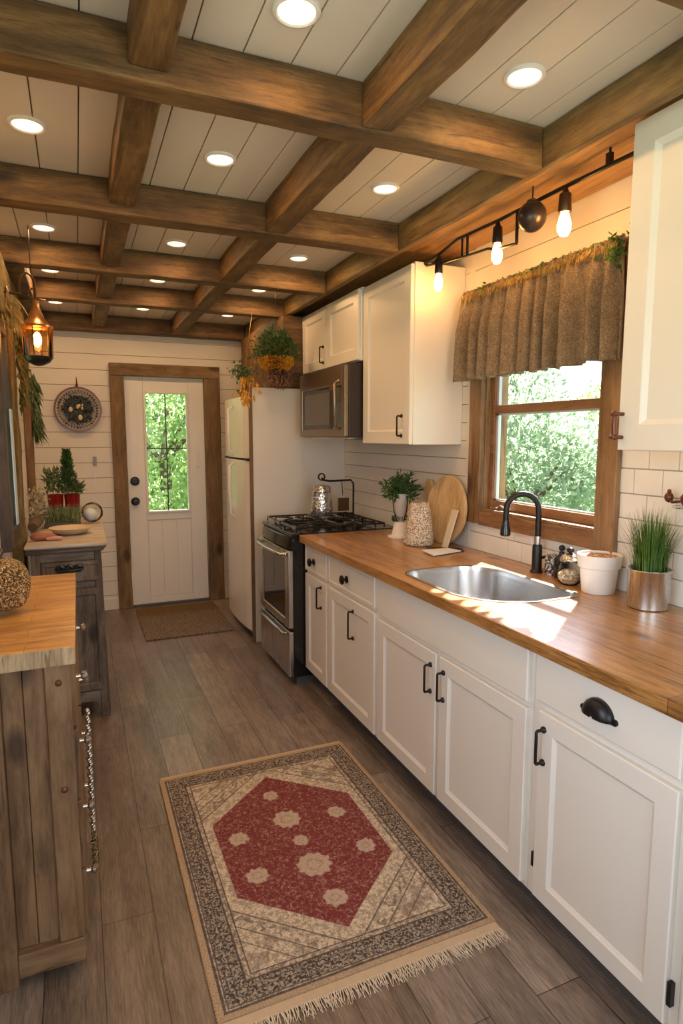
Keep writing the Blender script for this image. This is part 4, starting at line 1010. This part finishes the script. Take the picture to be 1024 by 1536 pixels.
t = thing('black_ornament_ball', (1.60, 1.895, 2.30), 'dark egg-shaped iron ball hanging among the bar lamp bulbs', 'ornament')
b = B(); b.ball((1.575, 1.90, 2.292), .052, (1, 1, 1.06), 3); b.build('ball_body', plain('gunmetal', (.045,.036,.034), .32, .5), t, smooth=80)
b = B(); b.lathe([(.020, 2.338), (.022, 2.346), (.012, 2.352), (0, 2.353)], (1.575, 1.90, 0), 14); b.cyl((1.575, 1.90, 2.35), (1.575, 1.90, 2.398), .0028, n=6); b.build('hanging_wire', M_black, t, smooth=40)

# ---------------------------------------------------------------- things on the worktop
ZW = .9205
t = thing('potted_plant', (1.69, 3.05, ZW), 'leafy green plant in a white cup on an upturned white pot', 'plant')
px, py = 1.68, 3.06
b = B(); b.lathe([(.075, ZW), (.075, ZW+.006), (.052, ZW+.010)], (px, py, 0), 28); b.build('saucer', M_ceram, t, smooth=40)
b = B(); b.lathe([(.055, ZW+.008), (.052, ZW+.012), (.040, ZW+.075), (.032, ZW+.088), (0, ZW+.09)], (px, py, 0), 28); b.build('lower_pot', M_ceram, t, smooth=50)
b = B(); b.lathe([(.008, ZW+.088), (.022, ZW+.098), (.034, ZW+.15), (.046, ZW+.245), (.048, ZW+.25), (.042, ZW+.248), (0, ZW+.235)], (px, py, 0), 28); b.build('cup', M_greyc, t, smooth=50)
b = B()
for q in range(3):
    a = q*2.1+.9; b.tube([(px+.05*math.cos(a), py+.05*math.sin(a), ZW+.22), (px+.042*math.cos(a), py+.042*math.sin(a), ZW+.15), (px+.018*math.cos(a), py+.018*math.sin(a), ZW+.09)], .0028, 6)
b.build('wire_cradle', M_black, t)
b = B()
for k in range(60):
    a = random.uniform(0, 2*PI); rr = .02+.02*random.random(); b.leaf((px+rr*math.cos(a), py+rr*math.sin(a), ZW+.085+random.random()*.03), (math.cos(a), math.sin(a), .6), .025, .01)
b.build('trailing_leaves', M_leaf, t)
b = B()
for k in range(46):
    a = random.uniform(0, 2*PI); el = random.uniform(-.15, 1.35); Ls = random.uniform(.08, .135); base = Vector((px, py, ZW+.245)); dr_ = Vector((math.cos(a)*math.cos(el), math.sin(a)*math.cos(el)*.95, math.sin(el)))
    tip = base+dr_*Ls+Vector((0, 0, .0 if el > .2 else -.01)); b.tube([base, (base+tip)/2+Vector((0, 0, .012)), tip], .0016, 5)
    for q in range(11):
        f = .3+.7*q/10; p = base.lerp(tip, f); b.leaf(p, dr_+Vector((random.gauss(0, .6), random.gauss(0, .6), random.gauss(.1, .5))), random.uniform(.030, .048), .012)
b.build('foliage', M_leaf, t)
t = thing('mosaic_vase', (1.68, 2.86, ZW), 'cream speckled tapered vase in front of the round cutting board', 'vase')
b = B(); b.lathe([(.060, ZW), (.066, ZW+.008), (.066, ZW+.05), (.058, ZW+.13), (.047, ZW+.205), (.042, ZW+.224), (.036, ZW+.224), (.034, ZW+.20), (0, ZW+.19)], (1.65, 2.80, 0), 32, sx=1.15, sy=1.15); b.build('vase_body', M_mosaic, t, smooth=50)
b = B()
for k in range(70):
    a = random.uniform(PI*.6, PI*1.6); b.ball((1.65+.078*math.cos(a), 2.80+.078*math.sin(a), ZW+.007+.012*random.random()), .006, (1,1,1), 1)
b.build('pebble_foot', M_mosaic, t)
# round board leaning on the wall
t = thing('round_cutting_board', (1.79, 2.70, ZW), 'large round wooden cutting board leaning on the wall behind the vase', 'cutting board')
b = B(); pts = []
for k in range(40):
    a = 2*PI*k/40; ry = .180*(1+.03*math.sin(2*a+1)); pts.append((2.755+ry*math.cos(a), .1855+.182*math.sin(a)))
ang = math.radians(7)
R0, R1 = [], []
for (y_, s_) in pts:
    hx = 1.752; x_ = hx+s_*math.sin(ang); z_ = ZW+.003+s_*math.cos(ang)
    R0.append((x_, y_, z_)); R1.append((x_+.018*math.cos(ang), y_, z_-.018*math.sin(ang)))
b.loft([R0, R1]); b.build('board', M_board, t, bevel=.004)
t = thing('pale_paddle', (1.765, 2.62, ZW), 'narrow pale wooden slat leaning on the round cutting board', 'board')
b = B(); b.hexa([(1.715, 2.685, ZW), (1.715, 2.635, ZW), (1.724, 2.635, ZW), (1.724, 2.685, ZW), (1.754, 2.655, ZW+.20), (1.754, 2.600, ZW+.20), (1.764, 2.600, ZW+.20), (1.764, 2.655, ZW+.20)]); b.build('slat', plain('pale_birch', (.68,.58,.42), .5), t, bevel=.004)
t = thing('wood_block', (1.80, 2.90, ZW), 'small upright wooden board behind the leafy plant', 'board')
b = B(); b.prism([(2.95, ZW), (3.03, ZW), (3.03, ZW+.30), (3.01, ZW+.33), (2.97, ZW+.33), (2.95, ZW+.30)], 'X', 1.818, 1.832); b.build('board', M_board, t, bevel=.005)
t = thing('folded_papers', (1.62, 2.62, ZW), 'folded white paper on dark tray near the sink', 'paper')
b = B(); b.hexa([(1.60, 2.62, ZW), (1.745, 2.52, ZW), (1.785, 2.60, ZW), (1.64, 2.715, ZW), (1.60, 2.62, ZW+.004), (1.745, 2.52, ZW+.004), (1.785, 2.60, ZW+.004), (1.64, 2.715, ZW+.004)]); b.build('tray', M_black, t)
b = B(); b.hexa([(1.555, 2.615, ZW+.0045), (1.537, 2.473, ZW+.0045), (1.725, 2.52, ZW+.0045), (1.70, 2.60, ZW+.0045), (1.555, 2.615, ZW+.009), (1.537, 2.473, ZW+.009), (1.725, 2.52, ZW+.010), (1.70, 2.60, ZW+.011)]); b.build('paper_sheet', M_paper, t)
# small bottles and jar by the faucet
t = thing('pepper_mill', (1.775, 1.955, ZW), 'speckled glass grinder beside the faucet base', 'grinder')
b = B(); b.lathe([(.024, ZW), (.026, ZW+.01), (.026, ZW+.075), (.020, ZW+.085), (0, ZW+.086)], (1.785, 1.955, 0), 20); b.build('grinder_body', speckle('peppercorns', (.05,.04,.04), (.35,.32,.30), (.75,.72,.68), 160, .2, .2, .3), t, smooth=40)
t = thing('black_bottle', (1.775, 1.905, ZW), 'short black bottle with round stopper between faucet and glass jar', 'bottle')
b = B(); b.lathe([(.028, ZW), (.030, ZW+.008), (.030, ZW+.075), (.020, ZW+.088), (.011, ZW+.095), (.011, ZW+.108), (0, ZW+.109)], (1.785, 1.898, 0), 22); b.build('bottle_body', M_blackgloss, t, smooth=40)
b = B(); b.ball((1.785, 1.898, ZW+.122), .0135, (1,1,.95), 2); b.build('stopper', M_black, t, smooth=80)
t = thing('glass_jar', (1.745, 1.825, ZW), 'round clear glass jar with pale contents and steel clasp lid', 'jar')
jx, jy = 1.735, 1.80
b = B(); b.lathe([(.030, ZW), (.042, ZW+.012), (.050, ZW+.040), (.047, ZW+.070), (.034, ZW+.090)], (jx, jy, 0), 28, cap1=False); b.build('jar_glass', M_jar, t, smooth=60)
b = B(); b.lathe([(.026, ZW+.004), (.040, ZW+.018), (.044, ZW+.040), (.025, ZW+.055), (0, ZW+.060)], (jx, jy, 0), 24); b.build('jar_contents', speckle('pale_grain', (.42,.26,.14), (.70,.58,.42), (.85,.78,.66), 120, .7), t, smooth=60)
b = B(); b.lathe([(.036, ZW+.090), (.038, ZW+.094), (.038, ZW+.100), (.028, ZW+.112), (.012, ZW+.122), (0, ZW+.123)], (jx, jy, 0), 24); b.build('jar_lid', M_steel, t, smooth=40)
b = B(); b.ball((jx, jy, ZW+.134), .013, (1, 1.3, .9), 2); b.tube([(jx-.036, jy-.01, ZW+.088), (jx-.042, jy-.04, ZW+.095)], .004, 6); b.tube([(jx-.038, jy, ZW+.092), (jx, jy-.040, ZW+.092), (jx+.036, jy, ZW+.092)], .003, 6); b.build('clasp', M_black, t, smooth=60)
# white pot
t = thing('white_ceramic_pot', (1.74, 1.68, ZW), 'white ceramic pot with reddish seed mulch under the window corner', 'pot')
wx, wy = 1.745, 1.665
b = B(); b.lathe([(.055, ZW), (.058, ZW+.003), (.066, ZW+.088), (.066, ZW+.092), (.074, ZW+.096), (.079, ZW+.138), (.078, ZW+.142), (.071, ZW+.142), (.068, ZW+.128), (0, ZW+.126)], (wx, wy, 0), 40); b.build('pot_body', M_ceram, t, smooth=40)
b = B(); b.lathe([(.069, ZW+.134), (.04, ZW+.138), (0, ZW+.139)], (wx, wy, 0), 30); b.build('seed_mulch', speckle('reddish_seeds', (.30,.11,.05), (.62,.36,.20), (.85,.70,.52), 150, .7), t, smooth=60)
# grass in steel pot
t = thing('potted_grass', (1.735, 1.445, ZW), 'tall green grass in a shiny steel pot at the right edge', 'plant')
gx, gy = 1.74, 1.445
b = B(); b.lathe([(.060, ZW), (.064, ZW+.003), (.068, ZW+.125), (.071, ZW+.129), (.071, ZW+.133), (.066, ZW+.133), (.062, ZW+.112), (0, ZW+.110)], (gx, gy, 0), 40); b.build('steel_pot', M_steel, t, smooth=40)
b = B(); b.lathe([(.064, ZW+.113), (0, ZW+.122)], (gx, gy, 0), 24, cap0=True); b.build('soil', M_soil, t)
b = B()
for k in range(520):
    a = random.uniform(0, 2*PI); rr = .055*math.sqrt(random.random()); x_, y_ = gx+rr*math.cos(a), gy+rr*math.sin(a); H_ = random.uniform(.13, .24)*(1.05-.25*rr/.055)
    ln = random.gauss(0, .016)+.045*rr/.055*random.random(); ln = abs(ln); lx_, ly_ = ln*math.cos(a), ln*math.sin(a); w_ = .0017; ca, sa = math.cos(a+PI/2)*w_, math.sin(a+PI/2)*w_
    p = [(x_+lx_*f*f*1.4, y_+ly_*f*f*1.4, ZW+.115+H_*f) for f in (0, .4, .75, 1)]
    for q in range(3):
        w0, w1 = 1-q*.28, 1-(q+1)*.30
        b.face([(p[q][0]-ca*w0, p[q][1]-sa*w0, p[q][2]), (p[q][0]+ca*w0, p[q][1]+sa*w0, p[q][2]), (p[q+1][0]+ca*w1, p[q+1][1]+sa*w1, p[q+1][2]), (p[q+1][0]-ca*w1, p[q+1][1]-sa*w1, p[q+1][2])])
b.build('grass_blades', M_leafy, t)
# knobs on a glass shelf at the right edge
t = thing('glass_wall_shelf', (1.82, 1.33, 1.27), 'small clear glass wall shelf with metal bracket at the right edge', 'shelf')
B().box(1.75, XR-.001, 1.18, 1.385, 1.262, 1.270).build('glass_slab', M_jar, t)
b = B(); b.tube([(XR-.001, 1.36, 1.245), (1.80, 1.36, 1.245), (1.79, 1.36, 1.26)], .004, 6); b.build('bracket', M_steel, t)
t = thing('brown_wall_knob', (1.82, 1.435, 1.29), 'small glossy brown hook knob on the tiles above the grass', 'hook')
b = B(); b.tube([(XR-.002, 1.425, 1.275), (1.80, 1.425, 1.275), (1.79, 1.425, 1.285)], .005, 8); b.ball((1.785, 1.425, 1.292), .0145, (1, 1, 1.25), 2); b.ball((1.785, 1.425, 1.312), .007, (1,1,1), 2); b.build('knob', M_rust, t, smooth=80)
t = thing('dark_brown_jar', (1.79, 1.35, 1.27), 'small dark brown lidded jar on the glass wall shelf', 'jar')
b = B(); b.lathe([(.020, 1.2705), (.028, 1.280), (.028, 1.300), (.018, 1.312), (.006, 1.316), (.007, 1.326), (0, 1.328)], (1.79, 1.352, 0), 20); b.build('jar_body', M_rust, t, smooth=50)

# ---------------------------------------------------------------- rugs
def rug_material(x0, x1, y0, y1):
    m = Mat('oriental_rug_weave', .95, spec=.1)
    tc = m.add('ShaderNodeTexCoord'); sp = m.add('ShaderNodeSeparateXYZ'); m.link(tc.outputs['Object'], sp.inputs[0])
    U = m.math('ABSOLUTE', sp.outputs[0]); V = m.math('ABSOLUTE', sp.outputs[1])   # from the rug centre
    hx, hy = (x1-x0)/2, (y1-y0)/2
    # distance to the nearest edge
    e = m.math('MINIMUM', m.math('SUBTRACT', hx, U), m.math('SUBTRACT', hy, V))
    co = m.coord()
    weave = m.noise(co, 330, 2, .6); mot = m.noise(co, 75, 3, .65); flor = m.noise(co, 26, 2, .5, 1.5)
    beige, brown, dark, red = (.52,.43,.34), (.25,.205,.165), (.070,.056,.052), (.20,.045,.048)
    def step(v, a, w=.0015): return m.math('DIVIDE', m.math('SUBTRACT', v, a-w), 2*w, clamp=True)
    def band(v, a, b_, w=.0015): return m.math('MULTIPLY', step(v, a, w), m.math('SUBTRACT', 1.0, step(v, b_, w)))
    pat = m.ramp(mot, [(.46, (0,)*3), (.54, (1,)*3)])
    # field
    field = m.mix(pat, (.38,.315,.245), (.62,.53,.42))
    # corner diamonds: lines parallel to hexagon flanks
    diag = m.math('ADD', m.math('MULTIPLY', U, .62), m.math('MULTIPLY', V, .78))
    hexd = m.math('MAXIMUM', m.math('MULTIPLY', m.math('SUBTRACT', U, .283), 1.0), m.math('SUBTRACT', m.math('ADD', m.math('MULTIPLY', U, .66), m.math('MULTIPLY', V, .75)), .337))
    for a, b_ in ((.052, .058), (.105, .110), (.150, .154)): field = m.mix(m.math('MULTIPLY', band(hexd, a, b_), .75), field, dark)
    fp = m.ramp(flor, [(.50, (0,)*3), (.56, (1,)*3)])
    field = m.mix(m.math('MULTIPLY', m.math('MULTIPLY', fp, band(hexd, .062, .100)), .55), field, dark)
    field = m.mix(m.math('MULTIPLY', m.math('MULTIPLY', m.ramp(m.noise(co, 14, 2), [(.54, (0,)*3), (.58, (1,)*3)]), step(hexd, .11)), .45), field, (.16,.12,.10))
    field = m.mix(m.math('MULTIPLY', m.math('MULTIPLY', m.ramp(m.noise(co, 11, 2, .5), [(.60, (0,)*3), (.64, (1,)*3)]), step(hexd, .11)), .30), field, (.20,.06,.05))
    # medallion
    inn = m.math('SUBTRACT', 1.0, step(hexd, 0.0))
    redc = m.mix(m.ramp(m.noise(co, 85, 4, .65, .8), [(.50, (0,)*3), (.64, (1,)*3)]), red, (.36,.22,.18))
    fl = None
    P2 = m.add('ShaderNodeVectorMath', operation='ADD'); nz = m.add('ShaderNodeTexNoise'); m.link(co, nz.inputs['Vector']); nz.inputs['Scale'].default_value = 55
    sc = m.add('ShaderNodeVectorMath', operation='SCALE'); m.link(nz.outputs['Color'], sc.inputs[0]); sc.inputs['Scale'].default_value = .022; m.link(tc.outputs['Object'], P2.inputs[0]); m.link(sc.outputs[0], P2.inputs[1])
    for fxx, fyy, rr in ((.67,2.31,.032), (.683,2.135,.052), (.481,2.092,.036), (.691,1.993,.030), (.693,1.855,.058), (.495,1.878,.038), (.70,1.683,.038), (.899,1.875,.036), (.879,2.103,.036)):
        dn = m.add('ShaderNodeVectorMath', operation='DISTANCE'); m.link(P2.outputs[0], dn.inputs[0]); dn.inputs[1].default_value = (fxx-(x0+x1)/2+.011, fyy-(y0+y1)/2+.011, .011)
        dv = m.add('ShaderNodeVectorMath', operation='SUBTRACT'); m.link(P2.outputs[0], dv.inputs[0]); dv.inputs[1].default_value = dn.inputs[1].default_value
        ds = m.add('ShaderNodeSeparateXYZ'); m.link(dv.outputs[0], ds.inputs[0])
        pet = m.math('COSINE', m.math('MULTIPLY', m.math('ARCTAN2', ds.outputs[1], ds.outputs[0]), 8.0 if rr < .05 else 10.0))
        dd_ = m.math('MULTIPLY', dn.outputs['Value'], m.math('ADD', 1.0, m.math('MULTIPLY', pet, .07)))
        s_ = m.math('MULTIPLY', m.math('SUBTRACT', 1.0, step(dd_, rr, .003)), m.math('SUBTRACT', 1.0, m.math('MULTIPLY', band(dd_, rr*.42, rr*.50, .002), .5))); fl = s_ if fl is None else m.math('MAXIMUM', fl, s_)
    redc = m.mix(m.math('MULTIPLY', fl, .85), redc, (.55,.45,.36))
    col = m.mix(inn, field, redc)
    # borders measured from the edge
    bp1 = m.ramp(m.noise(co, 120, 3, .6, .6), [(.47, (0,)*3), (.55, (1,)*3)])
    bpat = m.add('ShaderNodeTexVoronoi'); m.link(co, bpat.inputs['Vector']); bpat.inputs['Scale'].default_value = 34
    ring = m.ramp(bpat.outputs['Distance'], [(.16, (1,)*3), (.22, (0,)*3), (.34, (0,)*3), (.38, (1,)*3), (.44, (0,)*3)])
    bp = m.math('MAXIMUM', m.math('MULTIPLY', bp1, .8), m.math('MULTIPLY', ring, .7))
    bord = m.mix(bp, dark, (.46,.39,.32))
    lat = m.math('MINIMUM', m.math('PINGPONG', U, .024), m.math('PINGPONG', V, .024))
    bord = m.mix(m.math('MULTIPLY', m.math('SUBTRACT', 1.0, step(lat, .0022)), .45), bord, dark)
    small = m.mix(pat, brown, beige)
    inB = m.math('SUBTRACT', 1.0, step(e, .112)); col = m.mix(inB, col, small)
    inB = band(e, .032, .092); col = m.mix(inB, col, bord)
    for a, b_ in ((.016, .024), (.028, .032), (.090, .096), (.109, .113), (.060, .0625)): col = m.mix(m.math('MULTIPLY', band(e, a, b_, .001), .85), col, dark)
    col = m.mix(m.math('SUBTRACT', 1.0, step(e, .016)), col, (.42,.31,.21))
    # speckle of the pile
    col = m.mix(1.0, col, m.ramp(weave, [(.3, (.62,)*3), (.5, (1,)*3), (.7, (1.35,)*3)]), 'MULTIPLY')
    m.color(col); m.bump(weave, .8, .004); return m.m
RX0, RX1, RY0, RY1 = .262, 1.118, 1.400, 2.610
t = thing('area_rug', ((RX0+RX1)/2, (RY0+RY1)/2, 0), 'faded red and beige oriental rug with fringe on the plank floor', 'rug')
b = B(); nx, ny = 40, 56; 
def rz(x, y): return .008+.0012*noise.noise(Vector((x*6, y*6, 0)))
vt = [[b.bm.verts.new((RX0+(RX1-RX0)*i/nx, RY0+(RY1-RY0)*j/ny, rz(RX0+(RX1-RX0)*i/nx, RY0+(RY1-RY0)*j/ny))) for i in range(nx+1)] for j in range(ny+1)]
for j in range(ny):
    for i in range(nx): b.bm.faces.new([vt[j][i], vt[j][i+1], vt[j+1][i+1], vt[j+1][i]])
per = [vt[0][i] for i in range(nx+1)]+[vt[j][nx] for j in range(1, ny+1)]+[vt[ny][i] for i in range(nx-1, -1, -1)]+[vt[j][0] for j in range(ny-1, 0, -1)]
low = [b.bm.verts.new((v.co.x, v.co.y, .0008)) for v in per]
for i in range(len(per)): b.bm.faces.new([per[i], low[i], low[(i+1) % len(per)], per[(i+1) % len(per)]])
b.bm.faces.new(low)
b.build('rug_pile', rug_material(RX0, RX1, RY0, RY1), t, smooth=40)
M_fr = plain('cream_fringe', (.60,.50,.38), .9, var=.15, vs=30)
M_hem = plain('beige_hem', (.50,.38,.26), .9, var=.1, vs=40, bump=.5, bs=200)
for y0_, y1_ in ((RY0-.030, RY0-.0005), (RY1+.0005, RY1+.020)): B().box(RX0+.003, RX1-.003, y0_, y1_, .001, .0065).build('rug_hem', M_hem, t, bevel=.002)
b = B(); x = RX0+.01
while x < RX1-.005:
    for q in range(4):
        a = random.gauss(0, .25); L_ = random.uniform(.028, .052); x_ = x+q*.003
        b.tube([(x_, RY0-.028, .005), (x_+a*L_*.5, RY0-.028-L_*.5, .006), (x_+a*L_+random.gauss(0, .004), RY0-.028-L_, .002)], [.0016, .0015, .0008], 4)
    x += .013
b.build('fringe', M_fr, t)
# edge whipping on the left long side
b = B(); y = RY0
while y < RY1:
    b.ball((RX0-.001, y, .006), .0065, (.8, .9, .8), 1); y += .011
b.build('whipped_edge', plain('tan_whipping', (.44,.29,.16), .9), t, smooth=80)
# door mat
dm = Mat('speckled_mat', .95, spec=.1); v_ = dm.coord(); n1 = dm.noise(v_, 150, 3, .7)
sp_ = dm.add('ShaderNodeSeparateXYZ'); dm.link(v_, sp_.inputs[0])
far_ = dm.math('MULTIPLY', dm.math('SUBTRACT', sp_.outputs[1], .12), 9.0, clamp=True)
ca_ = dm.ramp(n1, [(.38, (.06,.045,.035)), (.5, (.20,.155,.115)), (.62, (.42,.35,.27))]); cb_ = dm.ramp(n1, [(.38, (.09,.05,.025)), (.5, (.19,.12,.06)), (.62, (.30,.20,.11))])
dm.color(dm.mix(far_, ca_, cb_)); dm.bump(n1, 1.0, .01)
b = B(); b.box(.395, 1.062, 4.555, 5.44, .001, .012)
o = b.build('door_mat', dm.m, loc=(.73, 5.0, 0), bevel=.005); tag(o, 'speckled brown woven mat in front of the white door', 'mat')

# ---------------------------------------------------------------- outside
o = B().box(-30, 30, -20, 40, -.62, -.60).build('lawn', M_lawn)
tag(o, 'green lawn outside beyond the windows', 'lawn'); o['kind'] = 'stuff'
def tree(name, x, y, rw, z0, z1, n, mat, label, leafL=.16, seed=1, trunk=True):
    rnd = random.Random(seed); t = thing(name, (x, y, -.6), label, 'tree' if 'tree' in name else 'shrub', 'greenery outside the windows')
    b = B(); cz, hz = (z0+z1)/2, (z1-z0)/2
    st = random.getstate(); random.seed(seed)
    for k in range(n):
        a = rnd.uniform(0, 2*PI); u = rnd.uniform(-1, 1); s = math.sqrt(1-u*u)
        dv = Vector((s*math.cos(a), s*math.sin(a), u)); k_ = (1+.38*noise.noise(dv*2.6+Vector((seed, 0, 0)))+.16*noise.noise(dv*7+Vector((seed, 0, 0))))*(.72+.30*rnd.random())
        p = Vector((x+dv.x*rw*k_, y+dv.y*rw*k_, cz+dv.z*hz*k_))
        b.leaf(p, dv+Vector((rnd.gauss(0, .7), rnd.gauss(0, .7), rnd.gauss(0, .7))), leafL*rnd.uniform(.6, 1.3), leafL*.6)
    random.setstate(st)
    b.build('foliage', mat, t)
    b = B(); b.tube([(x, y, -.6), (x+.05, y, cz-.2), (x, y+.05, cz-hz*.1)], [.10, .08, .04], 8)
    for q in range(5):
        a = q*1.3; b.tube([(x, y, cz-.3), (x+rw*.6*math.cos(a), y+rw*.6*math.sin(a), cz+hz*.3)], [.05, .02], 6)
    b.build('trunk', M_bark, t)
    return t
tree('garden_shrub', 4.9, 6.0, 1.05, -.35, 1.95, 11000, M_tree, 'pale green round shrub seen in the left half of the sink window', .09, 3)
tree('garden_shrub', 7.4, 7.0, 1.2, -.35, 1.9, 11000, M_tree, 'pale green shrub seen at the right half of the sink window', .09, 5)
tree('garden_tree', 9.8, 13.2, 2.0, -.2, 3.4, 9000, M_tree, 'taller hazy tree behind the shrubs in the sink window', .2, 8)
tree('garden_tree', 13.5, 11.5, 2.3, -.3, 2.9, 8000, M_tree2, 'bright leafy tree far right behind the shrubs in the sink window', .2, 9)
tree('garden_tree', 4.2, 10.8, 1.6, -.2, 3.3, 7000, M_tree, 'distant tree left of the others beyond the sink window', .2, 10)
tree('garden_tree', 1.1, 9.0, 1.15, -.35, 3.1, 14000, M_tree2, 'bright green leafy tree filling the glass of the far door', .09, 21)
tree('garden_tree', 2.0, 15.0, 2.2, -.3, 4.2, 9000, M_tree2, 'second tree behind the one in the door glass', .2, 22)
tree('garden_tree', -2.2, 12.0, 1.9, -.3, 4.0, 8000, M_tree2, 'tree standing left of the one in the door glass', .2, 23)
